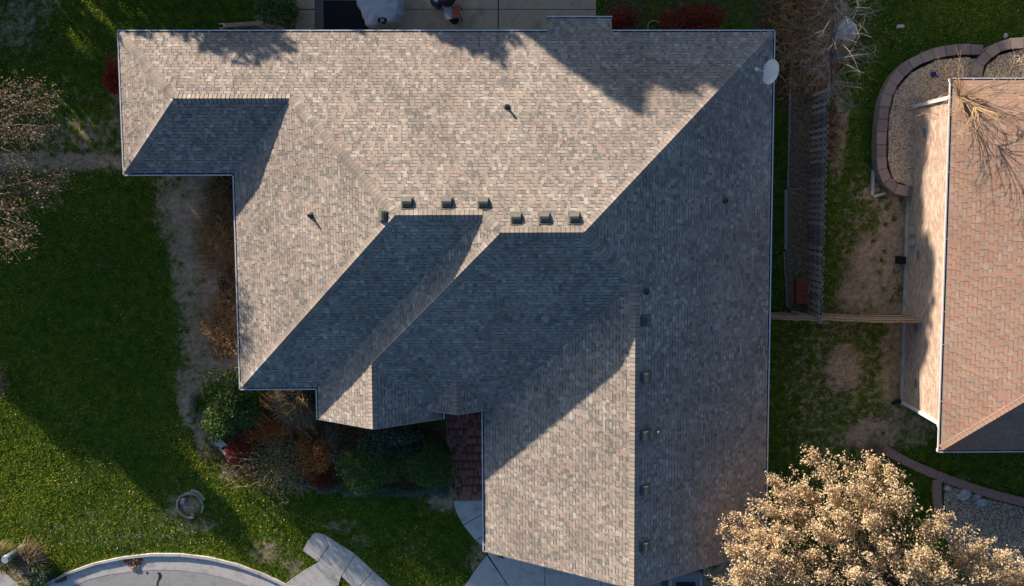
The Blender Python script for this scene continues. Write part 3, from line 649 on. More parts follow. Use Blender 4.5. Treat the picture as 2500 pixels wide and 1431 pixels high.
while zz < NE - .2:
    y = wy0 + (0 if r % 2 else -.1); 
    while y < wy1:
        a_, b2 = max(y, wy0), min(y + BLl - .011, wy1)
        if b2 - a_ > .04: allb.append(('W', a_, b2, zz))
        y += BLl
    for side_y in (wy0, wy1):
        x = wx + (0 if r % 2 else -.1)
        while x < wx + 2.2:
            a_, b2 = max(x, wx + .012), x + BLl - .011
            if b2 - a_ > .04: allb.append(('S' if side_y == wy0 else 'Nn', a_, b2, zz))
            x += BLl
    zz += BLh; r += 1
full = [k for k, b_ in enumerate(allb) if b_[0] == 'W' and b_[2] - b_[1] > .19]; full.sort(key=lambda k: -allb[k][3]); ind = set(full[:300])
field = MB(); bm_sh = {}
for k, (sd, a_, b2, zz) in enumerate(allb):
    mi = rb.choices([0, 1, 2], [5, 4, 3])[0]; pr_ = rb.uniform(.0, .004)
    if k in ind:
        if mi not in bm_sh:
            t = MB(); t.box((0, 0, 0), (.03, BLl - .011, BLh - .011), mi=0); bm_sh[mi] = t.mesh('brick', M_FNB[mi])
        link('brick', bm_sh[mi], nwall, Vector((wx + .012 - pr_, (a_ + b2) / 2, zz)) - root_loc(nb))
    elif sd == 'W': field.box((wx + .012 - pr_, (a_ + b2) / 2, zz), (.03, b2 - a_, BLh - .011), mi=mi)
    else: field.box(((a_ + b2) / 2, (wy0 + .012 + pr_) if sd == 'S' else (wy1 - .012 - pr_), zz), (b2 - a_, .03, BLh - .011), mi=mi)
tag(field.build('brick_field', M_FNB, nwall), kind='stuff')
q = MB(); q.box((wx - .01, (wy0 + wy1) / 2, 0), (.10, wy1 - wy0 + .08, .15)); q.build('foundation', M_CONC, nb)
# downspouts
for yy, nm in ((wy0 + .10, 0), (wy1 - .12, 1)):
    q = MB(); q.box((wx - .055, yy, .25), (.085, .105, NE - .75))
    q.hexa([(wx - .10, yy - .05, NE - .5), (wx - .01, yy - .05, NE - .5), (wx - .01, yy + .05, NE - .5), (wx - .10, yy + .05, NE - .5)], [(nx0 + .02, yy - .05, NE - .1), (nx0 + .11, yy - .05, NE - .1), (nx0 + .11, yy + .05, NE - .1), (nx0 + .02, yy + .05, NE - .1)])
    dsp = q.build('downspout', M_WHITE, nb)
    q = MB(); q.box((wx - .20, yy - .02, .0), (.42, .12, .12), rz=.25); q.build('outlet_elbow', M_BLACK, dsp)
# meter boxes, wall vents, small black box
for py, hgt in ((565, .26), (592, .30)):
    p_ = at(2218, py, .5); q = MB(); q.box((wx - .07, p_.y, .42), (.15, .24, hgt), top=.95); q.box((wx - .07, p_.y + .01, .42 + hgt), (.10, .16, .03)); q.build('meter_box', mat('meter_paint', [(.40, .40, .37), (.48, .48, .45)], scale=4, rough=.6), nb)
for px, py, zz in ((2240, 325, 1.1), (2232, 622, .9), (2232, 800, .9), (2222, 935, 1.0)):
    p_ = at(px, py, zz); q = MB(); q.box((wx - .012, p_.y, zz), (.025, .36, .2))
    for k in range(4): q.box((wx - .028, p_.y, zz + .03 + .04 * k), (.012, .32, .012))
    q.build('wall_vent', mat('vent_bluegrey', [(.20, .235, .27), (.26, .29, .32)], scale=5, rough=.6), nb)
p_ = at(2198, 635, .15); q = MB(); q.box((p_.x, p_.y, 0), (.28, .30, .30), top=.9); q.box((p_.x, p_.y, .30), (.30, .32, .04), top=.95); q.box((p_.x, p_.y, .34), (.1, .03, .03)); tag(q.build('utility_box', M_BLACK, origin=(p_.x, p_.y, 0)), 'small black box on the bare earth against the buff brick wall', 'box')

# ------------------------------------------------------------------ fences
FT = 1.6
fa = at(1983, 235); fb = at(1968, 772)
M_PK = [M_WOODG, mat('weathered_wood_dark', [(.16, .155, .15), (.26, .25, .24)], scale=5, bump=.4, bscale=40), mat('weathered_wood_pale', [(.34, .325, .30), (.46, .44, .41)], scale=5, bump=.4, bscale=40)]
fence = empty('picket_fence', (fa + (fb - fa) / 2), 'long grey shadowbox picket fence between the two houses', 'fence')
fd = (fb - fa).normalized(); fnorm = Vector((fd.y, -fd.x, 0)); fl = (fb - fa).length
if fnorm.x > 0: fnorm = -fnorm           # towards the shingled house
rf = random.Random(2); s = 0; k = 0
while s < fl:
    for sgn, ds in ((1, 0), (-1, .122)):
        c_ = fa + fd * (s + ds) + fnorm * (.045 * sgn); rz = math.atan2(fd.y, fd.x) + math.pi / 2
        q = MB(); hh = FT + rf.uniform(-.03, .03); ln = rf.uniform(-.012, .012)
        co = Vector((math.cos(rz), math.sin(rz), 0)); ld = fd
        a4 = []; b4 = []
        for u_, v_ in ((-1, -1), (1, -1), (1, 1), (-1, 1)):
            pt = c_ + co * (u_ * .0095) + ld * (v_ * .069); a4.append((pt.x, pt.y, .05))
            pt2 = pt + co * ln; b4.append((pt2.x, pt2.y, hh))
        q.hexa(a4, b4, 0); q.build('picket', rf.choices(M_PK, [5, 2, 3])[0], fence)
    s += .244; k += 1
for zz in (.35, .85, 1.35):
    q = MB(); a_, b2 = fa - fnorm * 0, fb
    q.tube([(fa.x, fa.y, zz), (fb.x, fb.y, zz)], .042, .042, 4); q.build('rail', M_WOODG, fence)
for t in range(7):
    c_ = fa + (fb - fa) * (t / 6); q = MB(); q.box((c_.x - .0, c_.y, 0), (.07, .085, FT - .06)); q.build('post', M_WOODG, fence)
def board_fence(name, pa, pb, label, H, bow=0.0, mt=M_WOODT, lean=.0):
    a_, b2 = at(*pa, 0), at(*pb, 0); d = (b2 - a_).normalized(); nn = Vector((-d.y, d.x, 0)); Ln = (b2 - a_).length
    f = empty(name, (a_ + b2) / 2, label, 'fence'); rr = random.Random(int(pa[0])); s = 0
    while s < Ln:
        wv = bow * math.sin(math.pi * s / Ln); c_ = a_ + d * (s + .068) - nn * wv; q = MB(); h = H + rr.uniform(-.02, .02); le = nn * rr.uniform(-.015, .015)
        pts = [c_ + d * (u_ * .065) + nn * (v_ * .01) for u_, v_ in ((-1, -1), (1, -1), (1, 1), (-1, 1))]
        q.hexa([(p_.x, p_.y, .04) for p_ in pts], [(p_.x + le.x, p_.y + le.y, h) for p_ in pts]); q.build('board', mt, f); s += .137
    for zz in (.35, .9, H - .25):
        q = MB(); pts = [a_ + d * (Ln * i / 6) - nn * (bow * math.sin(math.pi * i / 6)) + nn * .045 + Vector((0, 0, zz)) for i in range(7)]; q.tube(pts, .04, .04, 4); q.build('rail', mt, f)
    for t in (0, 1):
        c_ = a_ + d * (Ln * t) + nn * .05; q = MB(); q.box((c_.x, c_.y, 0), (.09, .09, H - .03)); q.build('post', mt, f)
    return f
board_fence('board_fence', (1840, 763), (1968, 767), 'short tan board fence from the shingled house to the grey picket fence', 1.55)
gatef = board_fence('board_fence', (1972, 764), (2205, 770), 'bowed tan board fence from the picket fence to the buff brick wall', 1.55, bow=.06)
q = MB(); a_, b2 = at(1925, 757), at(1985, 775); q.tube([(a_.x, a_.y, .3), (b2.x, b2.y, 1.35)], .045, .045, 4); q.tube([(a_.x + .25, a_.y - .05, .25), (b2.x + .1, b2.y, 1.1)], .045, .045, 4); o = q.build('timber_brace', M_WOODT, origin=(a_.x, a_.y, 0)); tag(o, 'two diagonal timbers leaning in the corner of the picket fence', 'timber')
# planter / red box beside the fence
c_ = at(1953, 708, .0); box = empty('storage_box', (c_.x, c_.y, 0), 'red brown slatted wooden box beside the picket fence', 'box')
for k in range(6):
    q = MB(); q.box((c_.x, c_.y - .43 + .172 * k, .40), (.58, .164, .025)); q.build('slat', M_WOODR, box)
for sx, sy, dx, dy in ((-1, 0, .03, 1.0), (1, 0, .03, 1.0), (0, -1, .5, .03), (0, 1, .5, .03)):
    q = MB(); q.box((c_.x + sx * .26, c_.y + sy * .485, .0), (dx, dy, .40)); q.build('side_panel', M_WOODR, box)
q = MB(); q.tube([(c_.x + .2, c_.y - .1, .45), (c_.x + .22, c_.y + .28, .47)], .028, .028, 6); q.build('handle', M_WOODT, box)
# timber edging and mulch bed between house and fence
def plank(name, pa, pb, wd, hgt, mt, label, cat='edging'):
    a_, b2 = at(*pa), at(*pb); d = (b2 - a_); q = MB(); m_ = (a_ + b2) / 2; q.box((m_.x, m_.y, -.02), (d.length, wd, hgt), rz=math.atan2(d.y, d.x), top=.97); return tag(q.build(name, mt, origin=(m_.x, m_.y, 0)), label, cat)
plank('timber_edging', (1893, 116), (1928, 152), .08, .12, M_WOODG, 'angled timber edging near the satellite dish')
plank('timber_edging', (1930, 154), (1922, 462), .06, .10, M_WOODG, 'long thin timber edging along the mulch bed, upper stretch')
plank('timber_edging', (1931, 152), (1962, 157), .05, .10, M_WOODG, 'short crosswise timber at the upper end of the mulch bed')
plank('timber_edging', (1918, 463), (1917, 610), .14, .12, M_WOODG, 'wide weathered timber edging in the middle of the mulch bed')
plank('timber_edging', (1926, 461), (1968, 461), .05, .08, M_WOODG, 'short crosswise timber in the middle of the mulch bed')
plank('timber_edging', (1913, 613), (1921, 752), .05, .10, M_WOODG, 'thin timber edging at the lower end of the mulch bed')

# ------------------------------------------------------------------ scatter helpers (stuff)
def scatter_poly(px, n_, seed, z=0.0):
    p = atp(px, z); g = np.random.default_rng(seed); xs_ = [a.x for a in p]; ys_ = [a.y for a in p]
    X = g.uniform(min(xs_), max(xs_), n_ * 4); Y = g.uniform(min(ys_), max(ys_), n_ * 4); k = inside(X, Y, [(a.x, a.y) for a in p]); return X[k][:n_], Y[k][:n_], g
def pebbles(name, px, n_, size, seed, label, mt, z=0.0, base=None):
    X, Y, g = scatter_poly(px, n_, seed); n2 = len(X); s = size * g.uniform(.5, 1.4, n2)
    o8 = np.array([(1, 0, 0), (0, 1, 0), (-1, 0, 0), (0, -1, 0), (0, 0, .8), (0, 0, -.8)], float)
    a = g.uniform(0, 6.28, n2); ca, sa = np.cos(a), np.sin(a); st = g.uniform(.6, 1.3, n2)
    V = np.zeros((n2, 6, 3))
    for i in range(6):
        x, y = o8[i, 0] * st, o8[i, 1] / st; V[:, i, 0] = X + s * (x * ca - y * sa); V[:, i, 1] = Y + s * (x * sa + y * ca); V[:, i, 2] = z + s * .5 + s * o8[i, 2] + g.uniform(-.1, .1, n2) * s
    f = np.array([(0, 1, 4), (1, 2, 4), (2, 3, 4), (3, 0, 4), (1, 0, 5), (0, 3, 5)])
    Fq = (np.arange(n2)[:, None, None] * 6 + f[None]).reshape(-1, 3)
    me = np_mesh(name, V.reshape(-1, 3), Fq, mt, tint=np.repeat(g.uniform(0, 1, n2), 6)); o = tag(link(name, me), label, kind='stuff'); o['category'] = 'gravel'
    keepoff(atp(px)); return o
def bed(name, px, z, mt, label):
    q = MB(); p = atp(px)
    if sum(p[i][0] * p[(i + 1) % len(p)][1] - p[(i + 1) % len(p)][0] * p[i][1] for i in range(len(p))) < 0: p = p[::-1]
    q.prism(p, -.1, z); return tag(q.build(name, mt), label, kind='structure')
# mulch bed
MBED = [(1932, 160), (1975, 165), (1985, 235), (1975, 500), (1968, 770), (1925, 752), (1918, 620), (1922, 460)]
bed('mulch_bed', MBED, .006, M_GRAVELB, 'brown mulch bed beside the picket fence'); pebbles('mulch_chips', MBED, 9000, .035, 5, 'brown wood mulch chips beside the picket fence', M_CHIP, .006)
# raised gravel beds with block walls
GB1 = [(2236, 460), (2180, 440), (2168, 390), (2170, 290), (2184, 225), (2225, 178), (2285, 148), (2360, 140), (2400, 150), (2395, 200), (2330, 240), (2250, 262)]
GB2 = [(2395, 200), (2410, 160), (2440, 135), (2500, 118), (2600, 118), (2600, 260), (2395, 240)]
GBH = .42
def raisepx(pl, z): return [tuple(x) for x in pl]
def pebbles_h(name, px, n_, size, seed, label, mt, z):
    p0 = atp(px, z)
    # reuse pebbles through ground pixels of the raised outline
    X, Y, g = scatter_poly(px, n_, seed, z)
    n2 = len(X); s = size * g.uniform(.5, 1.4, n2); o8 = np.array([(1, 0, 0), (0, 1, 0), (-1, 0, 0), (0, -1, 0), (0, 0, .8), (0, 0, -.8)], float)
    a = g.uniform(0, 6.28, n2); ca, sa = np.cos(a), np.sin(a); st = g.uniform(.6, 1.3, n2); V = np.zeros((n2, 6, 3))
    for i in range(6):
        x, y = o8[i, 0] * st, o8[i, 1] / st; V[:, i, 0] = X + s * (x * ca - y * sa); V[:, i, 1] = Y + s * (x * sa + y * ca); V[:, i, 2] = z + s * .5 + s * o8[i, 2]
    f = np.array([(0, 1, 4), (1, 2, 4), (2, 3, 4), (3, 0, 4), (1, 0, 5), (0, 3, 5)]); Fq = (np.arange(n2)[:, None, None] * 6 + f[None]).reshape(-1, 3)
    o = tag(link(name, np_mesh(name, V.reshape(-1, 3), Fq, mt, tint=np.repeat(g.uniform(0, 1, n2), 6))), label, kind='stuff'); o['category'] = 'gravel'
    keepoff(p0)
def bed_h(name, px, z, mt, label):
    q = MB(); p = atp(px, z)
    if sum(p[i][0] * p[(i + 1) % len(p)][1] - p[(i + 1) % len(p)][0] * p[i][1] for i in range(len(p))) < 0: p = p[::-1]
    q.prism(p, -.1, z); return tag(q.build(name, mt), label, kind='structure')
bed_h('gravel_bed', GB1, GBH, M_GRAVELB, 'raised bed of gravel inside the curved block wall'); pebbles_h('gravel', GB1, 9000, .032, 6, 'pale brown gravel inside the curved block wall', M_GRAVEL, GBH)
bed_h('gravel_bed', GB2, GBH + .1, M_GRAVELB, 'gravel bed at the upper right corner'); pebbles_h('gravel', GB2, 5000, .034, 7, 'sunlit gravel in the upper right corner', M_GRAVEL, GBH + .1)
def resample(pts, step):
    pts = [Vector(p) for p in pts]; 
    # smooth with Catmull-Rom
    sm = []
    for i in range(len(pts) - 1):
        p0, p1, p2, p3 = pts[max(i - 1, 0)], pts[i], pts[i + 1], pts[min(i + 2, len(pts) - 1)]
        for k in range(10):
            t = k / 10; sm.append(.5 * ((2 * p1) + (-p0 + p2) * t + (2 * p0 - 5 * p1 + 4 * p2 - p3) * t * t + (-p0 + 3 * p1 - 3 * p2 + p3) * t ** 3))
    sm.append(pts[-1]); out = [sm[0]]; acc = 0
    for a_, b2 in zip(sm, sm[1:]):
        L0 = (b2 - a_).length
        while acc + L0 >= step:
            t = (step - acc) / L0; a_ = a_ + (b2 - a_) * t; out.append(a_.copy()); L0 = (b2 - a_).length; acc = 0
        acc += L0
    return out
def block_wall(name, cpx, label, H, wd, n_course, step=.42, capstep=.5, mt=M_STONE, mt2=M_STONE2, capt=.07):
    ctr = atp(cpx, H); base = Vector((ctr[0].x, ctr[0].y, 0)); wl = empty(name, base, label, 'wall'); rr = random.Random(len(cpx))
    def course(z0, z1, w_, stp, off, nm, mm, gap):
        pts = resample(ctr, stp); ps = [pts[0]] + pts[1:]
        if off: ps = [pts[0]] + [(a_ + b2) / 2 for a_, b2 in zip(pts, pts[1:])] + [pts[-1]]
        nr = []
        for i in range(len(ps)):
            d = (ps[min(i + 1, len(ps) - 1)] - ps[max(i - 1, 0)]); d.z = 0; d.normalize(); nr.append(Vector((-d.y, d.x, 0)))
        for i in range(len(ps) - 1):
            a_, b2 = ps[i], ps[i + 1]; d = (b2 - a_); 
            if d.length < .05: continue
            g_ = gap / d.length; a2, b3 = a_ + d * g_, b2 - d * g_; jw = rr.uniform(-.012, .012)
            A4 = [a2 + nr[i] * (w_ / 2 + jw), a2 - nr[i] * (w_ / 2 + jw), b3 - nr[i + 1] * (w_ / 2 + jw), b3 + nr[i + 1] * (w_ / 2 + jw)]
            q = MB(); q.hexa([(p_.x, p_.y, z0) for p_ in A4], [(p_.x + (rr.uniform(-.004, .004)), p_.y, z1 + rr.uniform(-.004, .004)) for p_ in A4]); q.build(nm, rr.choice(mm), wl)
    hc = (H - capt) / n_course
    for c_ in range(n_course): course(c_ * hc - (.05 if c_ == 0 else 0), (c_ + 1) * hc - .006, wd * .86, step, c_ % 2, 'block', [mt, mt2], .005)
    course(H - capt, H, wd, capstep, 0, 'cap_stone', [mt, mt, mt2], .011)
    return wl
block_wall('retaining_wall', [(2400, 122), (2340, 120), (2265, 136), (2205, 172), (2168, 228), (2155, 300), (2152, 380), (2158, 425), (2182, 458), (2235, 470)], 'curved purple brown block retaining wall round the gravel bed left of the brick house', .5, .40, 3)
block_wall('retaining_wall', [(2560, 104), (2500, 104), (2450, 110), (2410, 135), (2386, 168), (2380, 215)], 'second curved block retaining wall at the upper right, around sunlit gravel', .62, .40, 3)
for k, (px, rr_) in enumerate([((2128, 400), 0)]): plank('edging_strip', (2131, 415), (2128, 478), .12, .10, M_CONC, 'pale concrete strip at the foot of the curved retaining wall'); plank('edging_strip', (2130, 480), (2160, 472), .10, .10, M_CONC, 'short pale strip below the curved retaining wall')
# brick edging lower right
block_wall('brick_edging', [(2158, 1098), (2225, 1133), (2300, 1165), (2400, 1200), (2520, 1232)], 'long curved brick edging below the corner of the brick house', .14, .36, 1, .12, .115, M_CURBB, M_CURBB, .06)
block_wall('brick_edging', [(2290, 1172), (2289, 1215), (2298, 1262), (2318, 1310), (2345, 1350)], 'short brick edging branching down beside the gravel and boulders', .14, .36, 1, .12, .115, M_CURBB, M_CURBB, .06)
GB3 = [(2303, 1180), (2400, 1215), (2520, 1245), (2620, 1300), (2620, 1560), (2400, 1560), (2350, 1350), (2318, 1290), (2304, 1230)]
bed('gravel_bed', GB3, .02, M_GRAVELB, 'gravel bed with boulders at the lower right'); pebbles('gravel', GB3, 12000, .032, 9, 'gravel among boulders at the lower right', M_GRAVEL, .02)
def rock(name, px, py, r, h, mt, label, seed, z=0.0, cat='boulder', flat=1.0):
    c_ = at(px, py, z); g = random.Random(seed); q = MB(); n1, n2 = 10, 6; vs_ = []
    ph = [g.uniform(0, 6.28) for _ in range(6)]
    for i in range(n2 + 1):
        th = math.pi * i / n2
        for j in range(n1):
            a = 2 * math.pi * j / n1; k = 1 + .16 * math.sin(2 * a + ph[0]) + .12 * math.sin(3 * a + ph[1] + th * 2) + .08 * math.sin(5 * a + ph[2] + 3 * th)
            vs_.append((c_.x + r * k * math.sin(th) * math.cos(a), c_.y + r * k * flat * math.sin(th) * math.sin(a), z + h * .35 + h * .65 * math.cos(th) * (1 + .1 * math.sin(a * 2 + ph[3]))))
    q.v = vs_
    for i in range(n2):
        for j in range(n1):
            j2 = (j + 1) % n1; q.f.append((i * n1 + j, (i + 1) * n1 + j, (i + 1) * n1 + j2, i * n1 + j2)); q.mi.append(0)
    return tag(q.build(name, mt, origin=(c_.x, c_.y, z)), label, cat)
rock('boulder', 2312, 1190, .12, .16, M_WROCK, 'small round white boulder beside the brick edging', 1)
rock('boulder', 2352, 1205, .26, .24, M_ROCK, 'largest grey boulder on the gravel beside the brick edging', 2)
rock('boulder', 2394, 1224, .20, .22, M_ROCK, 'angular grey boulder right of the largest one on the gravel', 3)
rock('boulder', 2385, 1210, .12, .16, M_ROCK, 'small grey stone between the two bigger boulders', 14)
rock('boulder', 2057, 78, .42, .55, M_ROCK, 'big rounded grey boulder under the bare weeping tree', 4, flat=1.3)
rock('stone', 2454, 88, .10, .10, M_WROCK, 'small cream stone on the grass above the right retaining wall', 6, cat='stone')
c_ = at(2197, 65); q = MB(); q.prism([(c_.x + a, c_.y + b_) for a, b_ in ((-.14, -.07), (.13, -.06), (.14, .03), (.08, .07), (-.12, .06))], 0, .09); q.box((c_.x, c_.y, .09), (.2, .09, .03), top=.7); tag(q.build('white_block', M_WROCK, origin=(c_.x, c_.y, 0)), 'white block lying alone on the dark grass at the upper right', 'block')
c_ = at(2277, 183, GBH); q = MB(); q.lathe((c_.x, c_.y, GBH), [(.09, 0), (.12, .05), (.10, .12), (.04, .14), (.035, .10)], 10); q.tube([(c_.x + .08, c_.y - .03, GBH + .06), (c_.x + .22, c_.y - .08, GBH + .04)], .03, .02, 6); tag(q.build('plastic_scrap', mat('blue_plastic', [(.02, .03, .16), (.03, .05, .22)], scale=6, rough=.4), origin=(c_.x, c_.y, GBH)), 'dark blue plastic object lying on the gravel bed', 'litter')

# ------------------------------------------------------------------ tree ring of scalloped edging
c_ = at(465, 1233); ring = empty('tree_ring', (c_.x, c_.y, 0), 'round ring of scalloped tan edging stones on the lawn', 'edging'); M_SC = mat('scallop_concrete', [(.56, .43, .31), (.70, .57, .43)], scale=6, bump=.4, bscale=40); rr = random.Random(3)
def scallop(cx, cy, r, a0, a1, z, nm='edging_stone'):
    q = MB(); n_ = 8
    for i in range(n_):
        t0, t1 = a0 + (a1 - a0) * i / n_, a0 + (a1 - a0) * (i + 1) / n_; tm = (t0 + t1) / 2
        def pp_(t, r_): return (cx + r_ * math.cos(t), cy + r_ * math.sin(t))
        o_ = [pp_(t0, r - .03), pp_(t0, r + .035), pp_(t1, r + .035), pp_(t1, r - .03)]
        hb_ = .04 if i % 2 == 0 else .075
        q.hexa([(x, y, z - .05) for x, y in o_], [(x, y, z + hb_) for x, y in o_])
    q.build(nm, M_SC, ring)
for k in range(9):
    if k in (7,): continue
    a0 = k * .698 + .1; scallop(c_.x + rr.uniform(-.02, .02), c_.y + rr.uniform(-.02, .02), .53, a0, a0 + .66, 0 if k > 2 else .03)
for k in (0, 1): scallop(c_.x + .04, c_.y + .03, .62, .35 + k * .6, .35 + k * .6 + .56, .06)
scallop(c_.x + .05, c_.y + .45, .55, -2.0, -1.35, 0.0)
q = MB(); k_ = at(449, 1221); q.box((k_.x, k_.y, 0), (.14, .22, .14), rz=-.1); q.build('grey_block', M_ROCK, ring)
q = MB(); k_ = at(471, 1254); q.box((k_.x, k_.y, 0), (.13, .16, .07), rz=.5); q.build('broken_brick', M_CURBB, ring)

# ------------------------------------------------------------------ patio things
ZP = .03
a_, b2 = at(790, 2, ZP), at(930, 80, ZP); M_MAT = mat('black_mat', [(.012, .013, .016), (.022, .024, .028)], scale=20, rough=.9, bump=.3)
mt_ = empty('outdoor_mat', ((a_.x + b2.x) / 2, (a_.y + b2.y) / 2, ZP), 'large black mat with ribbed grey border on the patio', 'mat')
q = MB(); q.prism([(a_.x, b2.y), (b2.x, b2.y), (b2.x, a_.y), (a_.x, a_.y)], ZP + .002, ZP + .02); q.build('mat_pad', M_MAT, mt_)
M_RIB = mat('ribbed_grey', [(.14, .14, .13), (.20, .195, .18)], scale=8)
q = MB(); q.box((a_.x - .02, (a_.y + b2.y) / 2, ZP), (.03, a_.y - b2.y + .06, .025)); q.box(((a_.x + b2.x) / 2, a_.y + .02, ZP), (b2.x - a_.x, .03, .025)); q.build('border', M_RIB, mt_)
for k in range(26):
    y = a_.y + .1 - .055 * k; q = MB(); q.box((a_.x - .20, y, ZP), (.30, .032, .022)); q.build('rib', M_RIB, mt_)
# grill under a grey cover
gc = at(922, 18, .9); gp = empty('covered_grill', (gc.x, gc.y, 0), 'grill under a wrinkled grey cover on the patio', 'grill'); M_COVER = mat('grey_cover', [(.46, .47, .48), (.60, .61, .62), (.53, .54, .56)], scale=1.6, rough=.55, bump=.7, bscale=5)
q = MB(); NR = 28; rows = []
out = atp([(868, -60), (866, -6), (876, 22), (893, 62), (912, 67), (925, 61), (950, 58), (970, 38), (976, 8), (968, -40), (940, -70)], 1.0)
base_c = Vector((sum(p_.x for p_ in out) / len(out), sum(p_.y for p_ in out) / len(out), 0)); rr = random.Random(9); oo = resample(out + [out[0]], .12)
for zz, sc_ in ((0.02, .99), (.25, 1.02), (.5, .99), (.72, 1.0), (.92, .97), (1.02, .90), (1.06, .75), (1.10, .45)):
    rows.append([base_c + (Vector((p_.x, p_.y, 0)) - base_c) * (sc_ + (.035 * math.sin(i * 1.9 + zz * 3) + .02 * math.sin(i * .7 + 9 * zz) if zz < 1 else .01 * math.sin(i * 2.3))) + Vector((0, 0, zz + (.02 * math.sin(i * 1.1) if zz > .8 else 0))) for i, p_ in enumerate(oo)])
for r0, r1 in zip(rows, rows[1:]):
    for i in range(len(oo)):
        j = (i + 1) % len(oo); q.poly([r0[j], r0[i], r1[i], r1[j]])
q.poly(rows[-1][::-1]); q.build('cover', M_COVER, gp, smooth=True)
lp_ = at(934, 50, 1.03); q = MB(); q.prism([(lp_.x + .17 * math.cos(t * .785 + .4) * 1.1, lp_.y + .13 * math.sin(t * .785 + .4)) for t in range(8)], .98, 1.085); q.build('mesh_vent', M_BLACK, gp)
q = MB(); q.tube([(lp_.x - .05, lp_.y - .12, 1.09), (lp_.x - .04, lp_.y + .14, 1.10)], .012, .012, 5); q.tube([(lp_.x, lp_.y + .04, 1.10), (lp_.x + .06, lp_.y - .05, 1.10)], .022, .018, 5); q.build('cord', M_WHITE, gp)
# kettle grill with red and grey side shelf
kc = at(1092, -4, .8); kg = empty('kettle_grill', (kc.x, kc.y, 0), 'dark round kettle grill with a red and grey side cart on the patio', 'grill')
q = MB(); q.lathe((kc.x, kc.y, .45), [(.05, 0), (.2, .05), (.28, .15), (.31, .27), (.30, .32), (.24, .42), (.12, .49), (.03, .51)], 20); q.build('kettle', mat('enamel_dark', [(.03, .03, .035), (.05, .05, .055)], scale=6, rough=.25), kg, smooth=True)
for k in range(3):
    q = MB(); t = k * 2.09 + .5; q.tube([(kc.x + .12 * math.cos(t), kc.y + .12 * math.sin(t), .5), (kc.x + .3 * math.cos(t), kc.y + .3 * math.sin(t), 0)], .015, .015, 6); q.build('leg', M_VENT, kg)
sA = at(1094, 33, .7); sB = at(1112, 29, .7); rzt = .12
q = MB(); q.box((sA.x, sA.y, .68), (.28, .46, .04), rz=rzt); q.build('shelf', mat('shelf_grey', [(.34, .35, .36), (.42, .43, .44)], scale=4, rough=.5), kg)
q = MB(); q.box((sB.x + .03, sB.y, .66), (.34, .48, .07), rz=rzt); q.box((sB.x + .03, sB.y, .73), (.05, .22, .015), rz=rzt, mi=0); q.build('shelf', mat('shelf_red', [(.42, .10, .05), (.50, .14, .07)], scale=4, rough=.55), kg)
for dx, dy in ((-.28, -.2), (.2, -.2), (-.28, .2), (.2, .2)):
    q = MB(); q.box((sB.x + dx, sB.y + dy, 0), (.03, .03, .67)); q.build('leg', M_BLACK, kg)
wc = at(1110, 50, .15); q = MB(); q.tube([(wc.x - .02, wc.y, .14), (wc.x + .02, wc.y, .14)], .14, .14, 14); q.lathe((wc.x, wc.y, 0), [(.16, .2), (.18, .24), (.15, .28), (.05, .29)], 16); q.build('wheel', M_BLACK, kg)
bk = at(1063, 0, .6); q = MB(); q.box((bk.x, bk.y, .0), (.38, .32, .55), rz=-.5, top=.9); q.box((bk.x + .02, bk.y + .02, .55), (.2, .16, .04), rz=-.5, mi=1, top=.8); tag(q.build('charcoal_bag', [mat('bag_print', [(.05, .045, .09), (.08, .07, .12)], scale=5, rough=.5), M_WHITE], origin=(bk.x, bk.y, 0)), 'dark bag with white top left of the kettle grill', 'bag'); 
# timber rail and dark clipped hedge block at the patio's left end
tr = empty('timber_railing', at(615, 65), 'angled timber railing at the upper eave left of the patio', 'railing')
for (pa, pb) in (((538, 62), (645, 56)), ((645, 56), (692, 72)), ((540, 62), (541, 90))):
    u_, v_ = at(*pa, .9), at(*pb, .9); d = v_ - u_; mm = (u_ + v_) / 2; q = MB(); q.box((mm.x, mm.y, .86), (d.length + .06, .15, .045), rz=math.atan2(d.y, d.x)); q.build('rail', M_WOODT, tr)
for px, py in ((541, 63), (645, 58), (690, 72)):
    u_ = at(px, py, .86); q = MB(); q.box((u_.x, u_.y, 0), (.09, .09, .86)); q.build('post', M_WOODT, tr)
for k in range(7):
    u_ = at(555 + 13 * k, 66, .1); q = MB(); q.box((u_.x, u_.y - .05, .0), (.05, .05, .86)); q.build('baluster', M_WOODG, tr)
# garden hose ring
hc = at(1597, 66, .1); q = MB()
for k in range(3): q.tube([(hc.x + (.28 - .02 * k) * math.cos(t * .3), hc.y + (.28 - .02 * k) * math.sin(t * .3), .05 + .03 * k) for t in range(22)], .014, .014, 5)
tag(q.build('garden_hose', mat('hose_green', [(.30, .33, .14), (.38, .40, .20)], scale=5, rough=.5), origin=(hc.x, hc.y, 0)), 'coiled pale green garden hose between the two red shrubs', 'hose')

# ------------------------------------------------------------------ utility pedestal in the lower left
pc = at(58, 1336); ped = empty('utility_pedestal', (pc.x, pc.y, 0), 'leaning grey green utility pedestal among dry grass in the lower left', 'pedestal')
q = MB(); tl = Vector((-.10, -.06, .98)).normalized()
for (r0, r1, z0, z1, nm) in ((.15, .14, 0, .82, 'body'), (.165, .15, .82, .95, 'cap')):
    q = MB(); q.tube([pc + tl * z0, pc + tl * (z0 + z1) / 2, pc + tl * z1], r0, r1, 14); q.build(nm, mat('pedestal_green', [(.14, .19, .17), (.20, .25, .23)], scale=5, rough=.5) if nm == 'body' else mat('pedestal_cap', [(.34, .42, .48), (.42, .50, .55)], scale=5, rough=.5), ped, smooth=False)

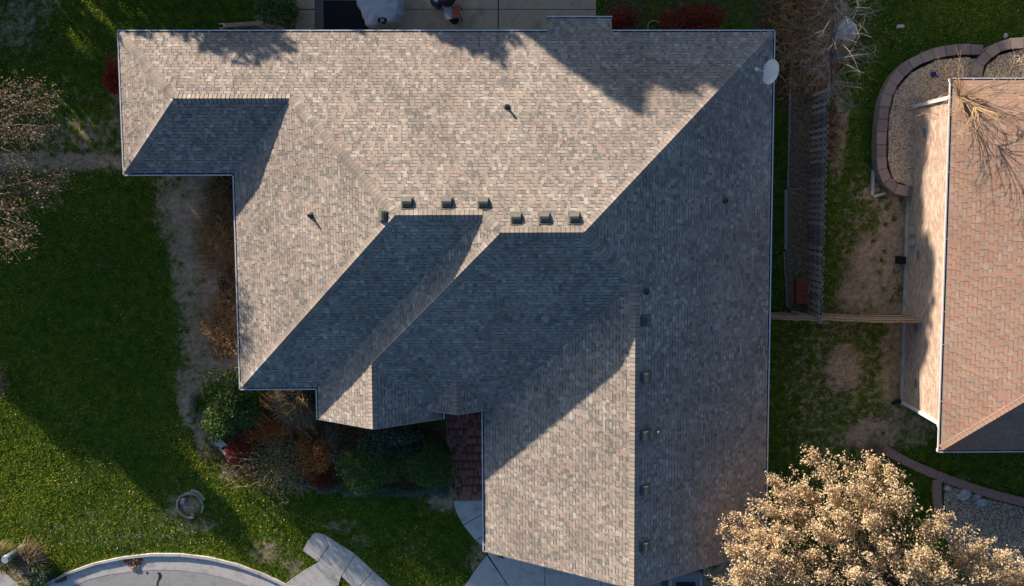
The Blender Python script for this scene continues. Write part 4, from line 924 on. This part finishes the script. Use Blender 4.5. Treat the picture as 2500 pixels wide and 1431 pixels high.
# ------------------------------------------------------------------ SUV in front of the garage
sv = at(1674, 1440, 1.70); sx0, sy0 = sv.x, at(1674, 1400, 1.70).y
suv = empty('parked_suv', (sx0, sy0 - 2.4, 0), 'silver grey SUV with roof rails and sunroof parked outside the garage', 'car'); M_PAINT = mat('silver_paint', [(.30, .29, .285), (.35, .34, .335)], scale=1.2, rough=.35, metal=.3); M_GLASS = mat('dark_glass', [(.008, .009, .011), (.014, .015, .018)], scale=3, rough=.08, spec=.6)
def ring_rows(q, rows, mi=0, close=True):
    for r0, r1 in zip(rows, rows[1:]):
        n_ = len(r0)
        for i in range(n_ if close else n_ - 1):
            j = (i + 1) % n_; q.poly([r0[i], r0[j], r1[j], r1[i]], mi)
def rrect(cx, y0, y1, w_, z, r=.18):
    o = []
    for qx, qy, a0 in ((1, 1, 0), (-1, 1, 90), (-1, -1, 180), (1, -1, 270)):
        for k in range(4):
            t = math.radians(a0 + 30 * k); o.append(Vector((cx + qx * (w_ / 2 - r) + r * math.cos(t), (y1 - r if qy > 0 else y0 + r) + r * math.sin(t), z)))
    return o
yb, yf = sy0 + .35, sy0 - 4.35
q = MB(); rows = [rrect(sx0, yf, yb, 1.80, .25), rrect(sx0, yf - .03, yb + .03, 1.88, .55), rrect(sx0, yf, yb, 1.86, .85), rrect(sx0, yf + .06, yb - .03, 1.78, 1.02)]; ring_rows(q, rows); q.poly(rows[-1]); q.build('body', M_PAINT, suv, smooth=True)
q = MB(); rows = [rrect(sx0, yf + 1.35, yb - .05, 1.66, 1.02), rrect(sx0, yf + 1.75, yb - .22, 1.50, 1.42), rrect(sx0, yf + 2.05, yb - .34, 1.34, 1.60)]; ring_rows(q, rows); q.build('windows', M_GLASS, suv, smooth=True)
q = MB(); rows = [rrect(sx0, yf + 2.0, yb - .30, 1.40, 1.59), rrect(sx0, yf + 2.05, yb - .32, 1.36, 1.66), rrect(sx0, yf + 2.2, yb - .45, 1.2, 1.695)]; ring_rows(q, rows); q.poly(rows[-1]); q.build('roof', M_PAINT, suv, smooth=True)
q = MB(); q.prism(rrect(sx0, sy0 - 1.25, sy0 - .36, .80, 0, .08), 1.697, 1.708); q.build('sunroof', M_GLASS, suv)
for s_ in (-1, 1):
    q = MB(); q.tube([(sx0 + s_ * .60, sy0 - .22, 1.66), (sx0 + s_ * .60, sy0 - .32, 1.74), (sx0 + s_ * .60, sy0 - 1.6, 1.75), (sx0 + s_ * .60, sy0 - 1.75, 1.67)], .022, .022, 6); q.build('roof_rail', M_WHITE, suv)
    q = MB(); q.box((sx0 + s_ * 1.0, sy0 - 2.35, 1.02), (.2, .1, .15), top=.8); q.build('mirror', M_PAINT, suv)
    for yy in (yf + .85, yb - .85):
        q = MB(); q.tube([(sx0 + s_ * .95, yy, .34), (sx0 + s_ * .72, yy, .34)], .34, .34, 18); wh = q.build('wheel', M_BLACK, suv); q = MB(); q.tube([(sx0 + s_ * .962, yy, .34), (sx0 + s_ * .94, yy, .34)], .21, .21, 12); q.build('rim', M_VENT, wh)
    q = MB(); q.box((sx0 + s_ * .72, yb - .02, .85), (.22, .08, .26)); q.build('tail_light', mat('tail_red', [(.25, .01, .01), (.3, .02, .02)], scale=4, rough=.2), suv)
    q = MB(); q.box((sx0 + s_ * .66, yf + .02, .62), (.34, .08, .16)); q.build('headlight', M_DISH, suv)

# ------------------------------------------------------------------ vegetation
def veg(name, loc, label, cat, parts, group=None):
    """parts: (name, mesh arrays or MB, material)"""
    r = empty(name, loc, label, cat, group)
    for nm, dat, mt in parts:
        if isinstance(dat, MB):
            if dat.f: dat.build(nm, mt, r)
        else: link(nm, np_mesh(nm, dat[0], dat[1], mt, loc, dat[2]), r)
    return r
def shrub(name, px, py, rx, ry, h, mt, label, n_=2600, size=.045, seed=1, z=0.0, cat='shrub', asp=.6, lumps=9, upb=.5, group=None, stem=M_BARK):
    """leaf clumps spread through several overlapping lobes"""
    g = np.random.default_rng(seed); zc = z + h * .5; c_ = at(px, py, zc); sc_ = (CZ - zc) / F_PX; RX, RY = rx * sc_, ry * sc_
    lob = []
    for k in range(lumps):
        a = g.uniform(0, 6.28); r = math.sqrt(g.uniform(0, 1)) * .62
        lob.append((r * math.cos(a), r * math.sin(a), g.uniform(.30, .62), g.uniform(.38, .58)))
    idx = g.integers(0, lumps, n_); LB = np.array(lob)[idx]; d = sph(g, n_); d[:, 2] = np.abs(d[:, 2]) * g.choice([1, 1, 1, -.6], n_); rr = g.uniform(.55, 1.0, n_) ** .5
    P = np.stack([c_.x + RX * (LB[:, 0] + d[:, 0] * rr * LB[:, 3]), c_.y + RY * (LB[:, 1] + d[:, 1] * rr * LB[:, 3]), z + h * np.clip(LB[:, 2] + d[:, 2] * rr * .45, .02, 1.1)], 1)
    tn = np.clip(g.uniform(0, .75, n_) + .25 * g.uniform(-1, 1, lumps)[idx] + .12, 0, 1)
    q = MB(); rs = random.Random(seed)
    for k in range(7):
        t = k * .9 + rs.random(); e = (c_.x + RX * .5 * math.cos(t), c_.y + RY * .5 * math.sin(t), z + h * .6); q.tube([(c_.x + .03 * math.cos(t), c_.y + .03 * math.sin(t), z), ((c_.x * .6 + e[0] * .4), (c_.y * .6 + e[1] * .4), z + h * .35), e], .018, .006, 4)
    return veg(name, (c_.x, c_.y, z), label, cat, [('foliage', cards(P, size, g, upb, asp, tn), mt), ('stem', q, stem)], group)
def clump(name, px, py, rad, h, mt, label, n_=500, seed=1, cat='grass clump', wd=.012, droop=.5, z=0.0, arc=(0, 6.283), group=None, bs=.12):
    """arching blades from one crown; each blade three quads"""
    g = np.random.default_rng(seed); c_ = at(px, py, z); a = g.uniform(arc[0], arc[1], n_); R0 = rad * g.uniform(.35, 1.0, n_); H0 = h * g.uniform(.6, 1.0, n_); sgx, sgy = -np.sin(a), np.cos(a)
    bx_, by_ = c_.x + g.normal(0, rad * bs, n_), c_.y + g.normal(0, rad * bs * 1.3, n_); V = []; bend = g.normal(0, .25, n_)
    for k, (tr_, tz, tw) in enumerate(((0, 0, 1), (.35, .75, 1), (.75, 1.0, .7), (1.0, 1.0 - droop * .6, .15))):
        aa = a + bend * tr_; ex_, ey_ = bx_ + R0 * tr_ * np.cos(aa), by_ + R0 * tr_ * np.sin(aa); zz = z + H0 * tz
        for s_ in (-1, 1): V.append(np.stack([ex_ + s_ * sgx * wd * tw, ey_ + s_ * sgy * wd * tw, zz], 1))
    V = np.stack(V, 1); f = np.array([(0, 1, 3, 2), (2, 3, 5, 4), (4, 5, 7, 6)]); Fq = (np.arange(n_)[:, None, None] * 8 + f[None]).reshape(-1, 4); tn = np.repeat(g.uniform(0, 1, n_), 8)
    me = np_mesh(name, V.reshape(-1, 3), Fq, mt, (c_.x, c_.y, z), tn); return tag(link(name, me, None, (c_.x, c_.y, z)), label, cat, group)
def twigs(q, c_, n_, rad, h, seed, r0=.012, arc=(0, 6.283), droop=.3, sub=3, curl=.35, hmin=.5):
    rs = random.Random(seed)
    for k in range(n_):
        a = rs.uniform(*arc); R0 = rad * rs.uniform(.45, 1.0); H0 = h * rs.uniform(hmin, 1.0); da_ = rs.uniform(-curl, curl); pts = []
        for t in (0, .2, .45, .7, .88, 1.0):
            aa = a + da_ * t + rs.uniform(-.05, .05); zz = H0 * (math.sin(t * math.pi * .62) if droop > .2 else t); zz -= droop * H0 * max(0, t - .6); pts.append(Vector((c_.x + R0 * t * math.cos(aa), c_.y + R0 * t * math.sin(aa), c_.z + max(.03, zz))))
        q.tube(pts, r0, r0 * .3, 3, cap=False)
        for j in range(sub):
            b0 = pts[rs.choice((2, 3, 4))]; dd = (pts[-1] - pts[2]).normalized(); a2 = rs.uniform(-1, 1); d2 = Vector((dd.x * math.cos(a2) - dd.y * math.sin(a2), dd.x * math.sin(a2) + dd.y * math.cos(a2), dd.z + rs.uniform(-.3, .4))); Ls = R0 * rs.uniform(.15, .4)
            q.tube([b0, b0 + d2 * Ls * .5 + Vector((0, 0, .03)), b0 + d2 * Ls], r0 * .5, r0 * .2, 3, cap=False)
    return q
# front bed shrubs
shrub('evergreen_shrub', 560, 985, 88, 95, 2.0, M_LEAF_GREEN, 'big dark green shrub at the lower left corner of the shingled house', 7000, .055, 11, lumps=14)
shrub('evergreen_shrub', 540, 1035, 50, 40, 1.1, M_LEAF_GREEN, 'smaller green shrub below the big evergreen at the house corner', 2200, .05, 12)
shrub('holly_shrub', 945, 1075, 105, 45, 1.2, M_LEAF_HOLLY, 'dark glossy shrub with pale flecks under the entry gable', 8500, .042, 13, lumps=12)
shrub('boxwood', 905, 1140, 88, 74, 1.1, M_LEAF_BOX, 'left round clipped dark green boxwood in the front bed', 9000, .034, 14, lumps=26)
shrub('boxwood', 1050, 1130, 74, 68, 1.15, M_LEAF_BOX, 'right round clipped dark boxwood beside the brick path', 8000, .034, 15, lumps=26)
shrub('barberry', 585, 1092, 48, 42, .8, M_LEAF_RED, 'red barberry at the left end of the front bed', 1800, .04, 16)
shrub('barberry', 655, 1060, 70, 32, .8, M_LEAF_ORANGE, 'rusty red barberry behind the bare shrub in the front bed', 2000, .04, 17)
shrub('barberry', 765, 1112, 50, 60, .9, M_LEAF_ORANGE, 'orange red barberry right of the bare shrub in the front bed', 2400, .04, 18)
shrub('barberry', 790, 1178, 45, 25, .5, M_LEAF_RED, 'low dull red barberry just above the blue green border plants', 900, .035, 19)
shrub('twiggy_shrub', 815, 1075, 35, 70, .9, M_LEAF_PALE, 'dull brown twiggy shrub left of the boxwoods', 700, .03, 20)
clump('ornamental_grass', 742, 965, 1.25, 1.1, M_STRAW, 'arching straw coloured grass under the eave beside the evergreen', 1500, 21, droop=.9, arc=(2.6, 5.6))
c_ = at(688, 1118); q = twigs(MB(), Vector((c_.x, c_.y, .05)), 30, 2.0, 1.3, 22, .010, droop=.35, sub=5, curl=1.0, hmin=.2); g = np.random.default_rng(5)
P = np.stack([c_.x + g.normal(0, .65, 2400), c_.y - .25 + g.normal(0, .6, 2400), g.uniform(.2, 1.0, 2400)], 1)
veg('bare_shrub', (c_.x, c_.y, 0), 'spreading nearly bare shrub with tan twigs in the front bed', 'shrub', [('branch', q, M_TWIGY), ('foliage', cards(P, .035, g, .4), M_YGRASS)])
for k, (px, py, rx, ry) in enumerate([(735, 1183, 38, 14), (800, 1192, 42, 14), (870, 1198, 42, 15), (940, 1203, 42, 15), (1010, 1202, 42, 16), (1070, 1195, 38, 22)]):
    nm_ = ['first', 'second', 'third', 'fourth', 'fifth', 'sixth'][k]
    shrub('border_plant', px, py, rx, ry, .42, M_LEAF_BLUE, f'{nm_} blue green low border plant from the left along the front bed edge', 1300, .038, 30 + k, asp=.25, group='border plants along the front bed')
for k, (px, py, rx, ry, nm_) in enumerate([(472, 985, 15, 32, 'uppermost'), (492, 1030, 15, 30, 'middle'), (518, 1065, 15, 25, 'lowest')]):
    shrub('edging_plant', px, py, rx, ry, .35, M_LEAF_BLUE, f'{nm_} blue grey plant along the left edge of the evergreen bed', 600, .035, 40 + k, asp=.25, group='edging plants left of the evergreen')
plank('edging_stone', (528, 1072), (552, 1092), .30, .10, M_CONC, 'flat stone slab at the left bed edge, upper one'); plank('edging_stone', (545, 1090), (566, 1120), .26, .10, M_CONC, 'flat stone slab at the left bed edge, lower one')
# red shrubs behind and left
shrub('burning_bush', 1520, 62, 65, 50, 1.2, M_LEAF_RED, 'dark red bush beside the roof bump out', 3000, .045, 50)
shrub('burning_bush', 1690, 62, 95, 52, 1.4, M_LEAF_RED, 'wide dark red bush behind the upper right eave', 4200, .045, 51)
shrub('burning_bush', 288, 195, 22, 55, 1.6, M_LEAF_RED, 'crimson bush at the left wall of the house', 1600, .045, 52)
shrub('dark_hedge', 675, 20, 48, 55, 1.5, M_LEAF_BOX, 'dark clipped hedge block at the left end of the patio', 3600, .045, 53, lumps=18)
for k, (px, py) in enumerate([(715, 5), (716, 22)]):
    c_ = at(px, py, .5); q = MB(); q.lathe((c_.x, c_.y, .35), [(.02, 0), (.08, .05), (.10, .12), (.06, .18), (.01, .2)], 9); tag(q.build('white_bloom', M_WROCK, origin=(c_.x, c_.y, .3)), ['upper pale bloom beside the dark hedge', 'lower pale bloom beside the dark hedge'][k], 'flower')
# dry grasses
clump('dry_grass', 538, 590, .5, .32, M_RUST, 'rusty dry grass on the mulch beside the left eave', 1300, 60, droop=.8, bs=.9)
clump('dry_grass', 550, 490, .4, .35, M_RUST, 'dark rusty grass in the corner below the west wing', 900, 61, droop=.8, bs=.9)
clump('dry_grass', 545, 790, .4, .22, M_RUST, 'tan dry grass beside the left eave, lower clump', 900, 62, droop=.8, bs=1.2)
clump('dry_grass', 1972, 75, .7, .5, M_RUST, 'orange dry grass left of the bare weeping tree', 2200, 63, droop=.8, bs=.95)
clump('dry_grass', 1988, 180, .5, .4, M_RUST, 'orange dry grass at the upper end of the picket fence', 900, 64, droop=.8, bs=.9)
clump('ornamental_grass', 30, 1350, .75, .7, M_YGRASS, 'yellow arching grass left of the utility pedestal', 700, 65, droop=.7)
clump('ornamental_grass', 85, 1355, .85, .55, M_STRAW, 'straw coloured grass right of the utility pedestal', 700, 66, droop=.7)
shrub('dark_shrub', 88, 1398, 48, 36, .6, M_LEAF_BOX, 'low dark shrub with grey twigs beside the road corner', 1500, .04, 67)
c_ = at(95, 1400, .3); tag(twigs(MB(), c_, 26, .7, .45, 68, .008, droop=.5).build('twig_tangle', M_TWIG, origin=(c_.x, c_.y, .3)), 'grey twigs lying over the low dark shrub by the road', 'twigs')
# leaf piles on the gutter pan
def pile(name, px, py, rx, ry, n_, label, seed, mt=M_LITTER_R, z=.016):
    g = np.random.default_rng(seed); c_ = at(px, py, z); a = g.uniform(0, 6.28, n_); r = np.sqrt(g.uniform(0, 1, n_)); P = np.stack([c_.x + rx / PXM * r * np.cos(a), c_.y + ry / PXM * r * np.sin(a), z + .02 + .07 * (1 - r) * g.uniform(0, 1, n_)], 1)
    o = link(name, np_mesh(name, *cards(P, .035, g, 1.2)[:2], mt, (c_.x, c_.y, z), g.uniform(0, 1, n_ * 4)), None, (c_.x, c_.y, z)); return tag(o, label, 'leaves', kind='stuff')
pile('leaf_pile', 326, 1368, 24, 14, 420, 'reddish leaf pile in the road gutter', 70); pile('leaf_pile', 330, 1384, 12, 10, 160, 'orange leaves spilling from the gutter pile', 71, M_LITTER); pile('leaf_pile', 140, 1413, 24, 10, 300, 'reddish leaves in the gutter by the low dark shrub', 72)
# bare weeping tree and bare tree at the neighbour's corner
c_ = at(2036, 130, 2.2); q = MB(); gb = at(2020, 145)
q.tube([(gb.x, gb.y, 0), (gb.x + .1, gb.y + .05, 1.0), (c_.x, c_.y, 2.0)], .09, .05, 7); tk = q
q = MB()
for k, (px, py, nn, rd, zz) in enumerate([(2040, -25, 34, 1.7, 1.7), (2045, 25, 44, 1.9, 1.9), (2035, 85, 46, 2.0, 1.9), (2032, 140, 52, 1.9, 1.8), (2028, 195, 46, 1.7, 1.5), (2026, 235, 22, 1.1, 1.1)]):
    e = at(px, py, zz); tk.tube([(c_.x, c_.y, 1.7), tuple((c_ + e) / 2), tuple(e)], .04, .02, 5); twigs(q, Vector((e.x, e.y, zz - .2)), nn, rd, 1.2, 81 + k, .0072, droop=.8, sub=2, curl=.9, hmin=.15)
veg('weeping_tree', (gb.x, gb.y, 0), 'bare grey weeping tree above the picket fence', 'tree', [('trunk', tk, M_BARK), ('branch', q, M_TWIG)])
gb = at(2345, 262, GBH); gb2 = Vector((gb.x - .6, wy1 + .5, GBH)); tk = MB(); tk.tube([gb2, gb2 + Vector((.15, .1, 1.6)), Vector((at(2350, 235, 3.7).x, at(2350, 235, 3.7).y, 3.8))], .09, .05, 7)
tp = at(2352, 232, 3.9); q = twigs(MB(), Vector((tp.x, tp.y, 3.6)), 24, 2.3, 1.3, 85, .014, droop=.25, sub=4, curl=.8, arc=(-2.4, .6)); twigs(q, Vector((tp.x, tp.y, 3.6)), 14, 1.8, 1.0, 86, .012, droop=.6, sub=3, curl=.5, arc=(1.6, 4.4)); tp2 = at(2385, 260, 4.6); twigs(q, Vector((tp2.x, tp2.y, 4.4)), 12, 1.5, .9, 87, .013, droop=.3, sub=4, curl=.9, arc=(-2.6, .3))
veg('bare_tree', (gb2.x, gb2.y, GBH), 'bare tan tree reaching over the corner of the red roof', 'tree', [('trunk', tk, M_TWIGY), ('branch', q, M_TWIGY)])
# leafy trees
def tree(name, base, tips, label, mt, n_leaf, lsize, seed, spread=.42, bark=M_BARK, trunk_r=.16, fork=1.4, plume=1.6, group=None):
    g = np.random.default_rng(seed); rs = random.Random(seed); q = MB(); P = []; top = Vector((base.x, base.y, fork)); q.tube([(base.x, base.y, 0), (base.x + .04, base.y, fork * .5), tuple(top)], trunk_r, trunk_r * .7, 8)
    br = MB()
    for t in tips:
        t = Vector(t); m1 = top + (t - top) * .35 + Vector((rs.uniform(-.2, .2), rs.uniform(-.2, .2), .25)); m2 = top + (t - top) * .7 + Vector((rs.uniform(-.15, .15), rs.uniform(-.15, .15), .12)); br.tube([top, m1, m2, t], trunk_r * .38, .008, 5, cap=False)
        d = (t - m1).normalized(); L0 = min(plume, (t - m1).length)
        dk = rs.choice((.35, .6, .9, 1.2, 1.4))
        for j in range(24):
            s_ = rs.uniform(.0, 1); b0 = t - d * (L0 * s_); e = b0 + (d * .6 + Vector((rs.gauss(0, .6), rs.gauss(0, .6), rs.gauss(.25, .4)))) * (.3 + .5 * s_) * spread * 1.6; br.tube([b0, e], .008, .004, 3, cap=False)
            k = max(3, int(n_leaf * dk / 24)); u = g.uniform(.05, 1.08, k)[:, None]; P.append(np.array(b0)[None] * (1 - u) + np.array(e)[None] * u + g.normal(0, .07 * spread / .42, (k, 3)))
        for j in range(5):          # loose wisps past the tip
            e = t + (d * .8 + Vector((rs.gauss(0, .35), rs.gauss(0, .35), rs.gauss(.1, .25)))) * rs.uniform(.25, .6); br.tube([t - d * .15, e], .007, .003, 3, cap=False)
            k = max(4, int(n_leaf * .012)); u = g.uniform(.1, 1.05, k)[:, None]; P.append(np.array(t)[None] * (1 - u) + np.array(e)[None] * u + g.normal(0, .04, (k, 3)))
    P = np.concatenate(P); tn = np.clip(g.normal(.55, .25, len(P)), 0, 1)
    return veg(name, (base.x, base.y, 0), label, 'tree', [('trunk', q, bark), ('branch', br, bark), ('crown', cards(P, lsize, g, -.25, .62, tn), mt)], group)
TIPS = [(1985, 1105), (2012, 1150), (1958, 1188), (2062, 1128), (2128, 1122), (2172, 1142), (2185, 1185), (2212, 1212), (2085, 1195), (1882, 1172), (1905, 1205), (1862, 1230), (1772, 1292), (1800, 1258), (1850, 1302), (1905, 1285), (1990, 1292), (2050, 1255), (2118, 1262), (2148, 1225), (2262, 1285), (2302, 1262), (2352, 1300), (2405, 1330), (2452, 1362), (2330, 1340), (2255, 1350), (2160, 1330), (2055, 1340), (1965, 1350), (1885, 1362), (1762, 1418), (1800, 1398), (1835, 1345), (1920, 1402), (2000, 1400), (2085, 1400), (2205, 1405), (2300, 1395), (2400, 1400), (2480, 1410), (1790, 1340), (2440, 1385), (2490, 1430), (2385, 1350), (2480, 1375), (2520, 1400), (1740, 1470), (1850, 1470), (1950, 1480), (2060, 1480), (2180, 1480), (2290, 1470), (2390, 1480), (2480, 1490), (1800, 1560), (1950, 1580), (2100, 1600), (2250, 1590), (2400, 1570), (2100, 1160), (2030, 1200), (1935, 1245), (2120, 1360), (2220, 1370), (2010, 1245), (2370, 1370), (2430, 1440), (2340, 1440), (2240, 1440), (2140, 1440), (2030, 1445), (1930, 1440), (1830, 1430)]
tb = at(2170, 1395, 0); tips = []
rs = random.Random(4)
for px, py in TIPS:
    d = math.hypot((px - 2120) / 370, (py - 1400) / 320); z = 6.1 - 1.5 * min(1.2, d) ** 2 + rs.uniform(-.4, .4) + (.4 if px < 1900 else 0); tips.append(at(px, py, z))
tree('golden_tree', tb, tips, 'large tree with sunlit golden tan leaves in the lower right', M_LEAF_GOLD, 900, .041, 91, spread=.5)
tl_ = [at(px, py, 4.2 + rs.uniform(-.7, .6)) for px, py in [(128, 232), (92, 205), (118, 268), (60, 255), (40, 330), (92, 330), (30, 215), (60, 380), (20, 300), (-40, 250), (-60, 350), (-30, 180), (130, 310), (-80, 300)]]
tree('sparse_tree', at(-40, 330, 0), tl_, 'sparse pale leaved tree at the left edge, upper one', M_LEAF_PALE, 200, .045, 92, spread=.7, plume=1.2)
tl_ = [at(px, py, 4.0 + rs.uniform(-.7, .6)) for px, py in [(20, 420), (60, 440), (138, 452), (100, 470), (80, 560), (50, 598), (20, 560), (10, 500), (-40, 470), (-50, 560), (-60, 630), (60, 510), (-20, 420), (150, 425)]]
tree('sparse_tree', at(-60, 500, 0), tl_, 'sparse pale leaved tree at the left edge, lower one', M_LEAF_PALE, 200, .045, 93, spread=.7, plume=1.2)
shrub('pale_shrub', 2, 930, 22, 45, 1.0, M_LEAF_PALE, 'grey brown shrub cut by the left edge of the picture', 700, .04, 94)
clump('dry_grass', 2130, 1095, .5, .5, M_STRAW, 'grey wispy grass behind the golden tree', 200, 95, droop=.6)

# unseen trees past the upper left, crowns shaped to shade yard and back slope
us, vsn = (.634, -.773), (.773, .634)
PROF = [(-24.5, 0), (-23.5, 2.4), (-22.2, 3.7), (-21.3, 4.2), (-20.3, 4.4), (-19.2, 4.9), (-18, 5.0), (-16.6, 4.9), (-15.4, 4.75), (-14.8, 4.3), (-14.3, 3.9), (-10.9, 3.9), (-10.2, 5.0), (-8.6, 5.5), (-6.3, 5.9), (-5.6, 6.3), (-2.9, 6.6), (-.8, 6.6), (.4, 6.7), (.9, 7.0), (1.8, 7.6), (2.4, 7.2), (2.9, 6.9), (3.3, 7.5), (3.5, 8.2), (4, 9.1), (4.5, 9.6), (4.9, 9.0), (5.6, 8.85), (7.5, 9.1), (8.2, 9.0), (10, 8.8), (14, 7.4), (15.5, 7.1), (22, 7.1), (23, 5)]  # crown heights, set by the outline of the shadow to cast
pv, ph_ = np.array([a for a, _ in PROF]), np.array([b for _, b in PROF])
ROW = [(-23.2, .9, .2), (-21.6, 1.0, .3), (-19.6, 1.2, .5), (-17.4, 1.5, .8), (-15, 1.7, .6), (-12.4, 1.7, .5), (-9.8, 1.6, .5), (-7.4, 1.6, .5), (-5, 1.6, .6), (-2.6, 1.6, .7), (-.4, 1.4, .8), (1.6, 1.3, .8), (4.4, 1.5, .8), (6.4, 1.7, .8), (8.8, 1.8, .8), (11.3, 1.8, .8), (13.8, 1.7, .8), (16.2, 1.7, .8), (18.7, 1.7, .8), (21.2, 1.7, .8)]
for k, (v_, r_, base) in enumerate(ROW):
    g = np.random.default_rng(200 + k); u_ = -28 + (k % 3) * 1.3; n_ = 5200 if v_ < 3 else 11000; rad = r_ * np.sqrt(g.uniform(0, 1, n_)); a = g.uniform(0, 6.28, n_); dv, du = rad * np.cos(a), rad * np.sin(a)
    top = np.interp(v_ + dv, pv, ph_) + .187 * (u_ + du + 28) + .16 * np.sin(dv * 9 + k) * np.sin(dv * 4.3 + du * 5) - .28 + np.interp(v_ + dv, [-14, -13, -9, -8, 2.4, 3, 4, 4.8, 5.2], [0, -.3, -.35, -.85, -.8, -.1, -.05, -.1, -.4])
    zz = np.maximum(.2, base + (top - base) * g.uniform(0, 1, n_) ** .7); vv, uu = v_ + dv, u_ + du
    cx, cy = us[0] * u_ + vsn[0] * v_, us[1] * u_ + vsn[1] * v_
    h0 = zz - .187 * (uu + 28); keep = np.ones(n_, bool)
    for hv, hz, rv, rz_ in ((-8.2, 2.3, .5, .55), (-6.4, 2.6, .35, .5), (-4.9, 2.9, .3, .4), (-9.6, 1.9, .3, .4), (-10.5, 2.2, .25, .45), (-12.6, 1.7, .4, .55), (-11.6, 2.6, .2, .3), (-6.6, 2.5, .15, .4), (-4.8, 3.0, .2, .3), (-.6, 3.4, .25, .35), (1.2, 3.8, .2, .3)): keep &= ((vv - hv) / (2.3 * rv)) ** 2 + ((h0 - hz) / (1.15 * rz_)) ** 2 > 1  # gaps cut in the crowns to let patches of sun through
    vv, uu, zz = vv[keep], uu[keep], zz[keep]
    P = np.stack([us[0] * uu + vsn[0] * vv, us[1] * uu + vsn[1] * vv, zz], 1); hh = float(top.max()); q = MB(); q.tube([(cx, cy, 0), (cx + .05, cy, hh * .45), (cx, cy, hh * .85)], .16, .03, 7)
    veg('evergreen_tree', (cx, cy, 0), 'unseen evergreen tree of the shading row beyond the upper left edge, crown shaped for its shadow', 'tree', [('trunk', q, M_BARK), ('crown', cards(P, .16 if v_ < 3 else .2, g, .1), M_PINE)], 'row of evergreens shading the yard')

# ------------------------------------------------------------------ grass blades and fallen leaves
g = np.random.default_rng(77)
def sample_attr(X, Y, A):
    i = np.clip(((X - xs[0]) / .16).astype(int), 0, nx - 1); j = np.clip(((Y - ys[0]) / .16).astype(int), 0, ny - 1); return A[j, i]
def free(X, Y):
    k = np.ones(X.shape, bool)
    for h in HARD: k &= ~inside(X, Y, h)
    return k
NG = 620000
X = g.uniform(-24, 25, NG); Y = g.uniform(-18, 9.5, NG)
k = free(X, Y) & (g.uniform(0, 1, NG) > 1.35 * np.maximum(sample_attr(X, Y, soil), sample_attr(X, Y, mul)) - .15); X, Y = X[k], Y[k]; 
tc = g.uniform([-24, -18], [25, 9.5], (2600, 2)); kk = free(tc[:, 0], tc[:, 1]) & (sample_attr(tc[:, 0], tc[:, 1], soil) > .45) & (sample_attr(tc[:, 0], tc[:, 1], mul) < .6); tc = tc[kk]
tr_ = g.uniform(.04, .22, len(tc)); X = np.concatenate([X] + [c[0] + g.normal(0, r, 70) for c, r in zip(tc, tr_)]); Y = np.concatenate([Y] + [c[1] + g.normal(0, r, 70) for c, r in zip(tc, tr_)])
kk = free(X, Y); X, Y = X[kk], Y[kk]
n_ = len(X)
a = g.uniform(0, 6.283, n_); h_ = g.uniform(.035, .095, n_); wd = g.uniform(.007, .017, n_); lx, ly = g.normal(0, .035, n_), g.normal(0, .035, n_)
V = np.stack([np.stack([X - wd * np.cos(a), Y - wd * np.sin(a), np.full(n_, -.01)], 1), np.stack([X + wd * np.cos(a), Y + wd * np.sin(a), np.full(n_, -.01)], 1), np.stack([X + lx, Y + ly, h_], 1)], 1).reshape(-1, 3)
big = .5 + .5 * np.sin(X * .9 + np.sin(Y * .7) * 1.5) * np.cos(Y * .8 + np.sin(X * .5))
tn = np.clip(g.normal(.40, .23, n_) + .3 * (big - .5), 0, 1)
o = tag(link('grass', np_mesh('grass', V, np.arange(3 * n_).reshape(-1, 3), M_GRASS, tint=np.repeat(tn, 3))), 'short green grass of the lawns', kind='stuff'); o['category'] = 'grass'
NLf = 60000
X = g.uniform(-24, 25, NLf); Y = g.uniform(-18, 9.5, NLf)
dens = ell(X, Y, [(2050, 900, 260, 320, 1), (300, 1250, 420, 190, .8), (330, 1310, 330, 60, 1), (1120, 1370, 120, 110, 1), (1650, 30, 240, 80, 1), (2250, 60, 330, 90, .8), (1990, 560, 160, 300, .5), (150, 80, 220, 160, .5), (120, 330, 220, 240, .55), (350, 700, 260, 320, .3), (950, 1280, 260, 90, .5), (2080, 1100, 260, 120, 1), (500, 700, 90, 260, .6), (2400, 1150, 160, 60, .5), (760, 1380, 60, 60, .6), (1800, 1400, 120, 60, .9)])
dens = dens * np.clip(.35 + 1.3 * np.sin(X * 1.3 + 1.7 * np.sin(Y * .9)) * np.cos(Y * 1.6 + 1.3 * np.sin(X * .8)), .12, 1.4)
k = free(X, Y) & (g.uniform(0, 1, NLf) < .05 + .94 * dens); X, Y = X[k], Y[k]; n_ = len(X)
Vv, Fq, tt = cards(np.stack([X, Y, g.uniform(.03, .07, n_)], 1), .024, g, 1.2, .7); o = tag(link('fallen_leaves', np_mesh('fallen_leaves', Vv, Fq, M_LITTER, tint=tt)), 'pale fallen leaves scattered over the lawns', kind='stuff'); o['category'] = 'leaves'
